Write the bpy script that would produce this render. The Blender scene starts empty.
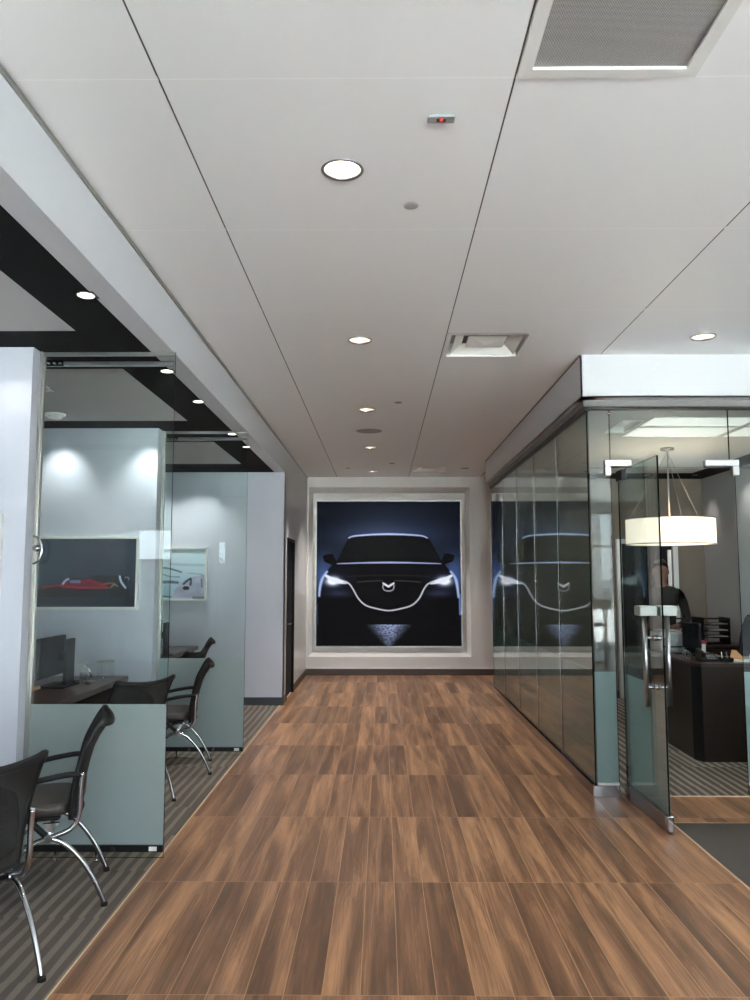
import bpy, bmesh, math, random
from math import pi, sin, cos, radians, sqrt, atan, exp
from mathutils import Vector, Matrix
random.seed(7)
S = bpy.context.scene
COL = S.collection

# ------------------------------------------------------------------ materials
def lin(c):
    return tuple(((v/255)/12.92 if v/255 <= .04045 else ((v/255+.055)/1.055)**2.4) for v in c)

def mat(name, rgb, rough=.6, metal=0., spec=.5, noise=0., nscale=20., bump=0., emis=0., alpha=1.):
    m = bpy.data.materials.new(name); m.use_nodes = True
    nt = m.node_tree; b = nt.nodes['Principled BSDF']
    c = (*lin(rgb), 1)
    b.inputs['Base Color'].default_value = c
    b.inputs['Roughness'].default_value = rough
    b.inputs['Metallic'].default_value = metal
    b.inputs['Specular IOR Level'].default_value = spec
    b.inputs['Alpha'].default_value = alpha
    if emis:
        b.inputs['Emission Color'].default_value = c
        b.inputs['Emission Strength'].default_value = emis
    if noise or bump:
        tc = nt.nodes.new('ShaderNodeTexCoord')
        n = nt.nodes.new('ShaderNodeTexNoise'); n.inputs['Scale'].default_value = nscale
        n.inputs['Detail'].default_value = 4
        nt.links.new(tc.outputs['Object'], n.inputs['Vector'])
        if noise:
            mx = nt.nodes.new('ShaderNodeMix'); mx.data_type = 'RGBA'
            mx.inputs[6].default_value = (*[v*(1-noise) for v in c[:3]], 1)
            mx.inputs[7].default_value = (*[min(1, v*(1+noise)) for v in c[:3]], 1)
            nt.links.new(n.outputs['Fac'], mx.inputs[0])
            nt.links.new(mx.outputs[2], b.inputs['Base Color'])
        if bump:
            bp = nt.nodes.new('ShaderNodeBump'); bp.inputs['Strength'].default_value = bump
            bp.inputs['Distance'].default_value = .002
            nt.links.new(n.outputs['Fac'], bp.inputs['Height'])
            nt.links.new(bp.outputs['Normal'], b.inputs['Normal'])
    return m

def N(nt, t, **k):
    n = nt.nodes.new(t)
    for a, v in k.items(): setattr(n, a, v)
    return n

def math_node(nt, op, a, b=None, c=None, clamp=False):
    n = nt.nodes.new('ShaderNodeMath'); n.operation = op; n.use_clamp = clamp
    for i, v in enumerate((a, b, c)):
        if v is None: continue
        if isinstance(v, (int, float)): n.inputs[i].default_value = v
        else: nt.links.new(v, n.inputs[i])
    return n.outputs[0]

def glass_mat(name, tint, refl=.04, gloss=(1, 1, 1)):
    """thin architectural glass: clear transmission + mirror reflection by Schlick"""
    m = bpy.data.materials.new(name); m.use_nodes = True
    nt = m.node_tree; nt.nodes.clear()
    out = N(nt, 'ShaderNodeOutputMaterial')
    tr = N(nt, 'ShaderNodeBsdfTransparent'); tr.inputs[0].default_value = (*tint, 1)
    gl = N(nt, 'ShaderNodeBsdfGlossy'); gl.inputs['Roughness'].default_value = 0.0
    gl.inputs['Color'].default_value = (*gloss, 1)
    g = N(nt, 'ShaderNodeNewGeometry')
    d = N(nt, 'ShaderNodeVectorMath', operation='DOT_PRODUCT')
    nt.links.new(g.outputs['Incoming'], d.inputs[0]); nt.links.new(g.outputs['Normal'], d.inputs[1])
    c = math_node(nt, 'ABSOLUTE', d.outputs['Value'])
    o = math_node(nt, 'SUBTRACT', 1.0, c, clamp=True)
    p = math_node(nt, 'POWER', o, 5.0)
    f = math_node(nt, 'MULTIPLY_ADD', p, 1-refl, refl)
    mx = N(nt, 'ShaderNodeMixShader')
    nt.links.new(f, mx.inputs[0]); nt.links.new(tr.outputs[0], mx.inputs[1]); nt.links.new(gl.outputs[0], mx.inputs[2])
    nt.links.new(mx.outputs[0], out.inputs[0])
    return m

def frost_mat(name, rgb, trans=.5):
    m = bpy.data.materials.new(name); m.use_nodes = True
    nt = m.node_tree; nt.nodes.clear()
    out = N(nt, 'ShaderNodeOutputMaterial')
    a = N(nt, 'ShaderNodeBsdfDiffuse'); a.inputs[0].default_value = (*lin(rgb), 1)
    b = N(nt, 'ShaderNodeBsdfTranslucent'); b.inputs[0].default_value = (*lin(rgb), 1)
    mx = N(nt, 'ShaderNodeMixShader'); mx.inputs[0].default_value = trans
    nt.links.new(a.outputs[0], mx.inputs[1]); nt.links.new(b.outputs[0], mx.inputs[2])
    nt.links.new(mx.outputs[0], out.inputs[0])
    return m

def wood_floor_mat():
    m = bpy.data.materials.new('wood_plank_tile'); m.use_nodes = True
    nt = m.node_tree; L = nt.links.new; b = nt.nodes['Principled BSDF']
    tc = N(nt, 'ShaderNodeTexCoord'); sp = N(nt, 'ShaderNodeSeparateXYZ'); L(tc.outputs['Object'], sp.inputs[0])
    X, Y = sp.outputs[0], sp.outputs[1]
    W, H = .1505, 1.155
    u = math_node(nt, 'DIVIDE', math_node(nt, 'ADD', X, .238 + W*40), W)
    v = math_node(nt, 'DIVIDE', math_node(nt, 'ADD', Y, -4.42 + H*20), H)
    iu, iv = math_node(nt, 'FLOOR', u), math_node(nt, 'FLOOR', v)
    fu, fv = math_node(nt, 'FRACT', u), math_node(nt, 'FRACT', v)
    # grout distance in metres
    du = math_node(nt, 'MULTIPLY', math_node(nt, 'MINIMUM', fu, math_node(nt, 'SUBTRACT', 1, fu)), W)
    dv = math_node(nt, 'MULTIPLY', math_node(nt, 'MINIMUM', fv, math_node(nt, 'SUBTRACT', 1, fv)), H)
    gr = math_node(nt, 'LESS_THAN', math_node(nt, 'MINIMUM', du, dv), .0016)
    cv = N(nt, 'ShaderNodeCombineXYZ'); L(iu, cv.inputs[0]); L(iv, cv.inputs[1])
    wn = N(nt, 'ShaderNodeTexWhiteNoise', noise_dimensions='3D'); L(cv.outputs[0], wn.inputs['Vector'])
    rnd = wn.outputs['Value']
    # stretched grain, shifted per plank
    gx = math_node(nt, 'ADD', math_node(nt, 'MULTIPLY', X, 11.0), math_node(nt, 'MULTIPLY', rnd, 37.0))
    gy = math_node(nt, 'ADD', math_node(nt, 'MULTIPLY', Y, .75), math_node(nt, 'MULTIPLY', rnd, 91.0))
    gv = N(nt, 'ShaderNodeCombineXYZ'); L(gx, gv.inputs[0]); L(gy, gv.inputs[1])
    n1 = N(nt, 'ShaderNodeTexNoise'); n1.inputs['Scale'].default_value = 1.0; n1.inputs['Detail'].default_value = 3
    n1.inputs['Distortion'].default_value = .7
    L(gv.outputs[0], n1.inputs['Vector'])
    fx = math_node(nt, 'MULTIPLY', gx, 11.0); fy = math_node(nt, 'MULTIPLY', gy, 3.2)
    fvv = N(nt, 'ShaderNodeCombineXYZ'); L(fx, fvv.inputs[0]); L(fy, fvv.inputs[1])
    n2 = N(nt, 'ShaderNodeTexNoise'); n2.inputs['Scale'].default_value = 1.0; n2.inputs['Detail'].default_value = 5
    L(fvv.outputs[0], n2.inputs['Vector'])
    t = math_node(nt, 'ADD', math_node(nt, 'MULTIPLY', n1.outputs['Fac'], 1.0),
                  math_node(nt, 'MULTIPLY', math_node(nt, 'SUBTRACT', n2.outputs['Fac'], .5), .55))
    t = math_node(nt, 'ADD', t, math_node(nt, 'MULTIPLY', math_node(nt, 'SUBTRACT', rnd, .5), .26))
    ringw = math_node(nt, 'SINE', math_node(nt, 'MULTIPLY', n1.outputs['Fac'], 95.0))
    t = math_node(nt, 'ADD', t, math_node(nt, 'MULTIPLY', ringw, .030))
    cr = N(nt, 'ShaderNodeValToRGB'); L(t, cr.inputs[0])
    e = cr.color_ramp.elements
    e[0].position = .27; e[0].color = (*lin((96, 70, 53)), 1)
    e[1].position = .80; e[1].color = (*lin((184, 140, 103)), 1)
    for pos, c in ((.42, (119, 86, 63)), (.53, (137, 101, 75)), (.64, (160, 119, 87))):
        q = e.new(pos); q.color = (*lin(c), 1)
    mx = N(nt, 'ShaderNodeMix', data_type='RGBA'); L(gr, mx.inputs[0]); L(cr.outputs[0], mx.inputs[6])
    mx.inputs[7].default_value = (*lin((186, 146, 112)), 1)
    L(mx.outputs[2], b.inputs['Base Color'])
    L(math_node(nt, 'MULTIPLY_ADD', n2.outputs['Fac'], .12, .30), b.inputs['Roughness'])
    b.inputs['Specular IOR Level'].default_value = .42
    bp = N(nt, 'ShaderNodeBump'); bp.inputs['Strength'].default_value = .25; bp.inputs['Distance'].default_value = .0008
    L(math_node(nt, 'SUBTRACT', n2.outputs['Fac'], gr), bp.inputs['Height']); L(bp.outputs[0], b.inputs['Normal'])
    return m

def carpet_mat(name, dark, light, x0=0.):
    m = bpy.data.materials.new(name); m.use_nodes = True
    nt = m.node_tree; L = nt.links.new; b = nt.nodes['Principled BSDF']
    tc = N(nt, 'ShaderNodeTexCoord'); sp = N(nt, 'ShaderNodeSeparateXYZ'); L(tc.outputs['Object'], sp.inputs[0])
    X, Y = sp.outputs[0], sp.outputs[1]
    T = .61
    iu = math_node(nt, 'FLOOR', math_node(nt, 'DIVIDE', math_node(nt, 'ADD', X, 30+x0), T))
    iv = math_node(nt, 'FLOOR', math_node(nt, 'DIVIDE', math_node(nt, 'ADD', Y, 30.2), T))
    cv = N(nt, 'ShaderNodeCombineXYZ'); L(iu, cv.inputs[0]); L(iv, cv.inputs[1])
    wn = N(nt, 'ShaderNodeTexWhiteNoise', noise_dimensions='3D'); L(cv.outputs[0], wn.inputs['Vector'])
    rnd = wn.outputs['Value']
    sx = math_node(nt, 'FRACT', math_node(nt, 'ADD', math_node(nt, 'DIVIDE', X, .072), math_node(nt, 'MULTIPLY', rnd, .35)))
    tri = math_node(nt, 'ABSOLUTE', math_node(nt, 'SUBTRACT', sx, .5))
    n1 = N(nt, 'ShaderNodeTexNoise'); n1.inputs['Scale'].default_value = 1.3; n1.inputs['Detail'].default_value = 2
    cv2 = N(nt, 'ShaderNodeCombineXYZ'); L(math_node(nt, 'MULTIPLY', X, 5.0), cv2.inputs[0]); L(Y, cv2.inputs[1]); L(rnd, cv2.inputs[2])
    L(cv2.outputs[0], n1.inputs['Vector'])
    th = math_node(nt, 'MULTIPLY_ADD', math_node(nt, 'SUBTRACT', n1.outputs['Fac'], .5), .35, .25)
    st = math_node(nt, 'SMOOTH_MIN', 1.0, math_node(nt, 'MULTIPLY', math_node(nt, 'SUBTRACT', tri, th), 12.0, clamp=True), .05)
    n2 = N(nt, 'ShaderNodeTexNoise'); n2.inputs['Scale'].default_value = 260; n2.inputs['Detail'].default_value = 2
    L(tc.outputs['Object'], n2.inputs['Vector'])
    st2 = math_node(nt, 'ADD', math_node(nt, 'MULTIPLY', st, .85), math_node(nt, 'MULTIPLY', math_node(nt, 'SUBTRACT', n2.outputs['Fac'], .5), .55), clamp=True)
    st2 = math_node(nt, 'ADD', math_node(nt, 'MULTIPLY', math_node(nt, 'SUBTRACT', rnd, .5), .35), st2, clamp=True)
    mx = N(nt, 'ShaderNodeMix', data_type='RGBA'); L(st2, mx.inputs[0])
    mx.inputs[6].default_value = (*lin(dark), 1); mx.inputs[7].default_value = (*lin(light), 1)
    L(mx.outputs[2], b.inputs['Base Color'])
    b.inputs['Roughness'].default_value = .95; b.inputs['Specular IOR Level'].default_value = .1
    bp = N(nt, 'ShaderNodeBump'); bp.inputs['Strength'].default_value = .6; bp.inputs['Distance'].default_value = .003
    L(n2.outputs['Fac'], bp.inputs['Height']); L(bp.outputs[0], b.inputs['Normal'])
    return m

def dark_wood_mat(name, a, c, rough=.4, axis='Y'):
    m = bpy.data.materials.new(name); m.use_nodes = True
    nt = m.node_tree; L = nt.links.new; b = nt.nodes['Principled BSDF']
    tc = N(nt, 'ShaderNodeTexCoord'); mp = N(nt, 'ShaderNodeMapping'); L(tc.outputs['Object'], mp.inputs[0])
    mp.inputs['Scale'].default_value = {'Y': (18, 1.2, 18), 'X': (1.2, 18, 18), 'Z': (18, 18, 1.2)}[axis]
    n = N(nt, 'ShaderNodeTexNoise'); n.inputs['Scale'].default_value = 2.; n.inputs['Detail'].default_value = 5
    L(mp.outputs[0], n.inputs['Vector'])
    mx = N(nt, 'ShaderNodeMix', data_type='RGBA'); L(n.outputs['Fac'], mx.inputs[0])
    mx.inputs[6].default_value = (*lin(a), 1); mx.inputs[7].default_value = (*lin(c), 1)
    L(mx.outputs[2], b.inputs['Base Color']); b.inputs['Roughness'].default_value = rough
    return m

def perforated_mat():
    m = bpy.data.materials.new('perforated_metal'); m.use_nodes = True
    nt = m.node_tree; L = nt.links.new; b = nt.nodes['Principled BSDF']
    tc = N(nt, 'ShaderNodeTexCoord'); sp = N(nt, 'ShaderNodeSeparateXYZ'); L(tc.outputs['Object'], sp.inputs[0])
    def wave(v, k): return math_node(nt, 'SINE', math_node(nt, 'MULTIPLY', v, k))
    a = math_node(nt, 'ADD', sp.outputs[0], sp.outputs[1]); d = math_node(nt, 'SUBTRACT', sp.outputs[0], sp.outputs[1])
    w = math_node(nt, 'MULTIPLY', wave(a, 620.), wave(d, 620.))
    h = math_node(nt, 'GREATER_THAN', w, .05)
    mx = N(nt, 'ShaderNodeMix', data_type='RGBA'); L(h, mx.inputs[0])
    mx.inputs[6].default_value = (*lin((186, 185, 182)), 1); mx.inputs[7].default_value = (*lin((84, 83, 82)), 1)
    L(mx.outputs[2], b.inputs['Base Color']); b.inputs['Roughness'].default_value = .5
    return m

def print_mat(name, emis=0., rough=.5, base=1.):
    m = bpy.data.materials.new(name); m.use_nodes = True
    nt = m.node_tree; L = nt.links.new; b = nt.nodes['Principled BSDF']
    at = N(nt, 'ShaderNodeAttribute'); at.attribute_name = 'Print'
    if base < 1:
        vm = N(nt, 'ShaderNodeVectorMath', operation='SCALE'); vm.inputs['Scale'].default_value = base
        L(at.outputs['Color'], vm.inputs[0]); L(vm.outputs[0], b.inputs['Base Color'])
    else: L(at.outputs['Color'], b.inputs['Base Color'])
    b.inputs['Roughness'].default_value = rough
    b.inputs['Specular IOR Level'].default_value = .2 if base == 1 else .04
    if emis:
        L(at.outputs['Color'], b.inputs['Emission Color']); b.inputs['Emission Strength'].default_value = emis
    return m

def mesh_fabric_mat():
    m = bpy.data.materials.new('black_mesh_fabric'); m.use_nodes = True
    nt = m.node_tree; L = nt.links.new; b = nt.nodes['Principled BSDF']
    b.inputs['Base Color'].default_value = (*lin((30, 29, 29)), 1); b.inputs['Roughness'].default_value = .8
    out = nt.nodes['Material Output']
    tr = N(nt, 'ShaderNodeBsdfTransparent'); mx = N(nt, 'ShaderNodeMixShader'); mx.inputs[0].default_value = .88
    L(tr.outputs[0], mx.inputs[1]); L(b.outputs[0], mx.inputs[2]); L(mx.outputs[0], out.inputs[0])
    return m

M = dict(
    wall=mat('white_wall_paint', (222, 223, 226), .55, noise=.015, nscale=3, bump=.05),
    wall_cool=mat('pale_wall_paint', (196, 201, 212), .5, noise=.01, nscale=3),
    wall_back=mat('off_white_wall_paint', (214, 212, 210), .5, noise=.01, nscale=3),
    satin=mat('satin_grey_wall_panel', (188, 186, 184), .28, noise=.01, nscale=3),
    taupe=mat('taupe_wall_paint', (124, 112, 100), .6, noise=.02, nscale=3),
    greywall=mat('grey_wall_paint', (190, 190, 192), .6, noise=.01, nscale=3),
    ceil=mat('white_ceiling_panel', (238, 239, 239), .38, spec=.35, noise=.008, nscale=2),
    seam=mat('ceiling_seam_shadow', (96, 94, 92), .8),
    seam_light=mat('ceiling_row_joint', (252, 252, 252), .4),
    soffit=mat('soffit_paint', (202, 205, 209), .45, noise=.01, nscale=2),
    reveal=mat('shaded_grey_reveal', (128, 126, 124), .6, noise=.01, nscale=2),  # darkened so the daylit step keeps the look of a shaded underside
    black=mat('matte_black_ceiling', (17, 17, 18), .8, spec=.2, noise=.1, nscale=5),
    tray=mat('tray_white', (196, 197, 197), .7, noise=.01, nscale=2),
    tile=mat('pale_bounce_tile', (228, 229, 230), .4, noise=.04, nscale=3),
    base=mat('dark_brown_baseboard', (72, 56, 46), .45, noise=.1, nscale=8),
    base_grey=mat('dark_grey_baseboard', (62, 66, 70), .5, noise=.05, nscale=8),
    chrome=mat('chrome', (178, 179, 181), .11, 1.),
    steel=mat('brushed_steel', (158, 158, 158), .28, 1., noise=.05, nscale=60),
    alu=mat('anodised_aluminium', (170, 170, 166), .35, 1.),
    alu_light=mat('champagne_picture_frame', (222, 222, 219), .45),
    blackmetal=mat('black_metal', (26, 26, 27), .4, .3),
    plastic=mat('black_plastic', (22, 22, 24), .55, spec=.3),
    plastic_grey=mat('grey_plastic', (150, 156, 158), .45),
    rubber=mat('black_rubber', (20, 20, 20), .8),
    leather=mat('dark_brown_leather', (52, 46, 42), .42, noise=.12, nscale=60, bump=.3),
    screen=mat('dark_screen', (14, 16, 19), .12),
    white=mat('white_enamel', (238, 238, 236), .35),
    paper=mat('paper_white', (236, 236, 232), .8),
    tan=mat('tan_envelope', (214, 160, 112), .7),
    red=mat('red_card', (170, 40, 50), .5),
    shade=mat('lit_fabric_lamp_shade', (255, 242, 222), .8, emis=.82),
    lamp=mat('lamp_glow', (255, 246, 232), .5, emis=14.),
    lamp_dim=mat('diffuser_glow', (232, 234, 228), .5, emis=.38),
    reflector=mat('lamp_reflector', (236, 228, 216), .18, .85),
    grey_disc=mat('grey_speaker_grille', (160, 158, 156), .7, noise=.1, nscale=300),
    mat=mat('entrance_mat_loop', (72, 66, 60), .95, noise=.35, nscale=160, bump=.6),
    stripe=mat('pale_floor_trim', (205, 176, 146), .4),
    frost=frost_mat('frosted_film', (176, 191, 191), .5),
    glass=glass_mat('partition_glass', (.93, .975, .965), .028),
    gwin=glass_mat('storefront_glass', (.97, .98, .98)),
    glass_dark=glass_mat('office_front_glass', (.86, .90, .885), .05), glass_side=glass_mat('tinted_side_glass', (.70, .77, .745), .05),
    glass_jar=glass_mat('jar_glass', (.98, .99, .99), .05),
    edge=mat('glass_edge', (12, 20, 18), .8, spec=.05),
    edge_light=mat('glass_edge_pale', (120, 135, 132), .2),
    lens=mat('frosted_lens', (240, 240, 235), .4),
    desk=dark_wood_mat('dark_walnut_desk', (46, 34, 30), (82, 62, 54), .3),
    desk_r=dark_wood_mat('espresso_desk_veneer', (36, 26, 22), (52, 38, 32), .35, 'X'),
    black_door=mat('black_door_paint', (20, 20, 22), .65, spec=.2),
    mullion=mat('dark_bronze_mullion', (48, 46, 46), .4, .6),
    skin=mat('skin', (96, 66, 54), .55), hair=mat('dark_hair', (22, 18, 16), .6),
    jacket=mat('black_jacket_cloth', (9, 9, 10), .8, noise=.2, nscale=40),
    trousers=mat('dark_trousers_cloth', (28, 29, 34), .85),
    shoe=mat('black_shoe_leather', (16, 16, 16), .35),
    floor=wood_floor_mat(),
    carpet=carpet_mat('striped_carpet_tile', (94, 88, 82), (132, 124, 115)),
    carpet_r=carpet_mat('striped_office_carpet', (98, 90, 82), (164, 156, 146), .3),
    perf=perforated_mat(),
    meshf=mesh_fabric_mat(),
    poster=print_mat('backlit_poster_print', .52, base=.12), picture=print_mat('picture_print'),
    concrete=mat('concrete_paving', (170, 168, 162), .9, noise=.1, nscale=1.5),
    cap=mat('pale_grey_plastic', (168, 176, 172), .5),
    ready=mat('red_lamp_lens', (190, 60, 50), .3),
)

# ------------------------------------------------------------------ mesh helper
class MB:
    def __init__(s): s.bm = bmesh.new(); s.mi = 0
    def _f(s, vs):
        try:
            f = s.bm.faces.new(vs); f.material_index = s.mi; return f
        except ValueError: return None
    def box(s, x0, x1, y0, y1, z0, z1):
        v = [s.bm.verts.new((x, y, z)) for z in (z0, z1) for y in (y0, y1) for x in (x0, x1)]
        for q in ((0, 2, 3, 1), (4, 5, 7, 6), (0, 1, 5, 4), (1, 3, 7, 5), (3, 2, 6, 7), (2, 0, 4, 6)):
            s._f([v[i] for i in q])
        return v
    def rbox(s, x0, x1, y0, y1, z0, z1, r=.01, seg=2):
        t = bmesh.new(); bmesh.ops.create_cube(t, size=1)
        for v in t.verts:
            v.co = Vector(((x0+x1)/2+v.co.x*(x1-x0), (y0+y1)/2+v.co.y*(y1-y0), (z0+z1)/2+v.co.z*(z1-z0)))
        bmesh.ops.bevel(t, geom=list(t.edges), offset=r, segments=seg, affect='EDGES', profile=.5)
        s.merge(t); t.free()
    def merge(s, t, mtx=None):
        mp = {}
        for v in t.verts: mp[v] = s.bm.verts.new(mtx @ v.co if mtx else v.co)
        for f in t.faces:
            g = s._f([mp[v] for v in f.verts])
            if g: g.smooth = f.smooth
    def quad(s, a, b, c, d): return s._f([s.bm.verts.new(p) for p in (a, b, c, d)])
    def prism(s, pts, axis, a, b):
        """polygon pts (2D) extruded along axis from a to b"""
        def P(p, t):
            return {'x': (t, p[0], p[1]), 'y': (p[0], t, p[1]), 'z': (p[0], p[1], t)}[axis]
        A = [s.bm.verts.new(P(p, a)) for p in pts]; B = [s.bm.verts.new(P(p, b)) for p in pts]
        s._f(A); s._f(B[::-1]); n = len(pts)
        for i in range(n): s._f([A[i], B[i], B[(i+1) % n], A[(i+1) % n]])
    def lathe(s, prof, c=(0, 0, 0), n=32, cap=False, axis='z'):
        rings = []
        for r, z in prof:
            ring = []
            for i in range(n):
                a = 2*pi*i/n; p = (r*cos(a), r*sin(a), z)
                if axis == 'x': p = (p[2], p[0], p[1])
                if axis == 'y': p = (p[0], p[2], p[1])
                ring.append(s.bm.verts.new((c[0]+p[0], c[1]+p[1], c[2]+p[2])))
            rings.append(ring)
        for A, B in zip(rings, rings[1:]):
            for i in range(n):
                f = s._f([A[i], A[(i+1) % n], B[(i+1) % n], B[i]])
                if f: f.smooth = True
        if cap: s._f(rings[0][::-1]); s._f(rings[-1])
    def tube(s, pts, r, n=10, smooth=6, radii=None, flat=1.):
        P = [Vector(p) for p in pts]
        if smooth and len(P) > 2:
            Q = []; R = []
            for i in range(len(P)-1):
                p0, p1, p2, p3 = P[max(i-1, 0)], P[i], P[i+1], P[min(i+2, len(P)-1)]
                for k in range(smooth):
                    t = k/smooth
                    Q.append(.5*((2*p1)+(-p0+p2)*t+(2*p0-5*p1+4*p2-p3)*t*t+(-p0+3*p1-3*p2+p3)*t**3))
                    if radii: R.append(radii[i]*(1-t)+radii[i+1]*t)
            Q.append(P[-1]); P = Q
            if radii: R.append(radii[-1]); radii = R
        up = Vector((0, 0, 1)); rings = []; prev = None
        for i, p in enumerate(P):
            d = (P[min(i+1, len(P)-1)]-P[max(i-1, 0)]).normalized()
            if prev is None:
                a = d.cross(up)
                if a.length < .1: a = d.cross(Vector((1, 0, 0)))
                a.normalize()
            else:
                a = (prev - d*prev.dot(d)).normalized()
            b = d.cross(a); prev = a; rr = radii[i] if radii else r
            rings.append([s.bm.verts.new(p+a*cos(2*pi*k/n)*rr+b*sin(2*pi*k/n)*rr*flat) for k in range(n)])
        for A, B in zip(rings, rings[1:]):
            for i in range(n):
                f = s._f([A[i], A[(i+1) % n], B[(i+1) % n], B[i]])
                if f: f.smooth = True
        s._f(rings[0][::-1]); s._f(rings[-1])
    def build(s, name, m, parent=None):
        bmesh.ops.recalc_face_normals(s.bm, faces=s.bm.faces)
        me = bpy.data.meshes.new(name)
        if parent is not None:
            off = -parent.matrix_world.translation if parent.matrix_world.translation.length else Vector()
            off = -world_loc(parent)
            for v in s.bm.verts: v.co += off
        s.bm.to_mesh(me); s.bm.free()
        for q in (m if isinstance(m, (list, tuple)) else [m]): me.materials.append(M[q] if isinstance(q, str) else q)
        o = bpy.data.objects.new(name, me); COL.objects.link(o)
        if parent is not None: o.parent = parent
        return o

def world_loc(o):
    v = Vector(o.location)
    while o.parent: o = o.parent; v += Vector(o.location)
    return v

def thing(name, label, cat, loc=(0, 0, 0), group=None):
    o = bpy.data.objects.new(name, None); COL.objects.link(o); o.location = loc; o.empty_display_size = .1
    tag(o, label, cat, group); return o
def tag(o, label, cat, group=None):
    o['label'] = label; o['category'] = cat
    if group: o['group'] = group
    return o
def struct(mb, name, m, label=None):
    o = mb.build(name, m); o['kind'] = 'structure'
    if label: o['label'] = label
    return o
def sbox(name, m, *b):
    mb = MB(); mb.box(*b); return struct(mb, name, m)
def copy_tree(o, parent=None):
    c = o.copy(); COL.objects.link(c); c.parent = parent
    for ch in list(o.children): copy_tree(ch, c)
    return c
def place(o, loc, rz=0, label=None, group=None):
    o.location = loc; o.rotation_euler = (0, 0, rz)
    if label: o['label'] = label
    if group: o['group'] = group
    return o

# ------------------------------------------------------------------ key planes
CZ, BZ = 3.33, 3.0          # main ceiling, bulkhead underside
XL, XR = -1.275, 1.60       # corridor left plane, right glass plane
YF, YB = 6.10, 13.40        # office front glass, back wall
SX, SY0, SY1 = 1.525, 5.95, 11.55

def sheet_with_holes(mb, rect, z, holes, down=True):
    """flat sheet; holes: (cx,cy,r) round or (x0,x1,y0,y1) square"""
    x0, x1, y0, y1 = rect
    hs = []
    for h in holes:
        if len(h) == 3: hs.append((h[0]-h[2]*1.25, h[0]+h[2]*1.25, h[1]-h[2]*1.25, h[1]+h[2]*1.25, h))
        else: hs.append((*h, None))
    hs = [h for h in hs if h[0] < x1 and h[1] > x0 and h[2] < y1 and h[3] > y0]
    xs = sorted({x0, x1, *[min(max(v, x0), x1) for h in hs for v in h[:2]]})
    ys = sorted({y0, y1, *[min(max(v, y0), y1) for h in hs for v in h[2:4]]})
    for a, b in zip(xs, xs[1:]):
        for c, d in zip(ys, ys[1:]):
            if b-a < 1e-6 or d-c < 1e-6: continue
            cx, cy = (a+b)/2, (c+d)/2
            inside = [h for h in hs if h[0] < cx < h[1] and h[2] < cy < h[3]]
            if not inside:
                mb.quad((a, c, z), (b, c, z), (b, d, z), (a, d, z)); continue
            h = inside[0][4]
            if h is None: continue
            n = 32; C = []; Q = []
            hw = h[2]*1.25
            for i in range(n):
                t = 2*pi*i/n; cc, ss = cos(t), sin(t); k = hw/max(abs(cc), abs(ss))
                C.append(mb.bm.verts.new((h[0]+h[2]*cc, h[1]+h[2]*ss, z)))
                Q.append(mb.bm.verts.new((h[0]+k*cc, h[1]+k*ss, z)))
            for i in range(n): mb._f([C[i], Q[i], Q[(i+1) % n], C[(i+1) % n]])

# ================================================================== SETTING
# floor
mb = MB(); mb.box(-1.30, 4.6, .0, YB+.3, -.1, 0); struct(mb, 'floor', 'floor')
mb = MB(); mb.box(-1.30, 4.6, -6, -.002, -.1, 0); mb.box(4.602, 9, -6, YB+.3, -.1, 0); struct(mb, 'floor', 'tile')  # pale showroom floor out of view, invented to bounce neutral light upward
mb = MB(); mb.box(-5.0, -1.303, -6, 10.3, -.1, .001); struct(mb, 'floor', 'carpet')
mb = MB(); mb.box(1.90, 6.0, YF+.005, 11.5, -.02, .004); mb.box(XR+.02, 1.90, YF+.03, 11.5, -.02, .004); struct(mb, 'floor', 'carpet_r')
sbox('trim_1', 'stripe', -1.307, -1.299, -6, 10.3, -.02, .003)
sbox('trim_2', 'stripe', 1.80, 2.75, YF-.004, YF+.006, -.02, .006)

# main ceiling panels with holes
LIGHTS = [(-.165, 3.165), (-.158, 5.56), (-.155, 7.93), (-.155, 10.3), (-.155, 12.68)]
LIGHT_R = (2.286, 5.5)
LR = .088
holes = [(x, y, LR) for x, y in LIGHTS] + [(LIGHT_R[0], LIGHT_R[1], LR)]
VENT_BIG = (.462, 1.068, 1.945, 2.548)
VENT_A = (.464, 1.070, 5.405, 6.008)
VENT_B = (.470, 1.076, 12.14, 12.74)
holes += [VENT_BIG, VENT_A, VENT_B]
xs = [-1.275] + [-.765+1.2215*k for k in range(0, 8)] + [9]
ys = [2.552+1.185*k for k in range(-8, 10)]; ys = [-6] + [y for y in ys if -5.9 < y < 13.3] + [YB]
mb = MB()
g, gy = .0032, .0022
for i, (a, b) in enumerate(zip(xs, xs[1:])):
    for c, d in zip(ys, ys[1:]):
        x0 = a + (g if i else 0)
        if x0 >= SX and c+.01 > SY0: continue
        sheet_with_holes(mb, (x0, b-g, c+gy, d-gy), CZ, holes)
struct(mb, 'ceiling', 'ceil')
mb = MB()
for x in xs[1:-1]:
    mb.box(x-.02, x+.02, -6, YB, CZ+.008, CZ+.03)
struct(mb, 'trim_3', 'seam')
mb = MB()
for y in ys[1:-1]:
    for a, b in zip(xs, xs[1:]): mb.box(a+g, b-g, y-.012, y+.012, CZ+.0008, CZ+.0045)
struct(mb, 'trim_4', 'seam_light')
sbox('ceiling', 'white', -5.3, 9.3, -6.16, YB+.4, CZ+.25, CZ+.35)

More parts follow.
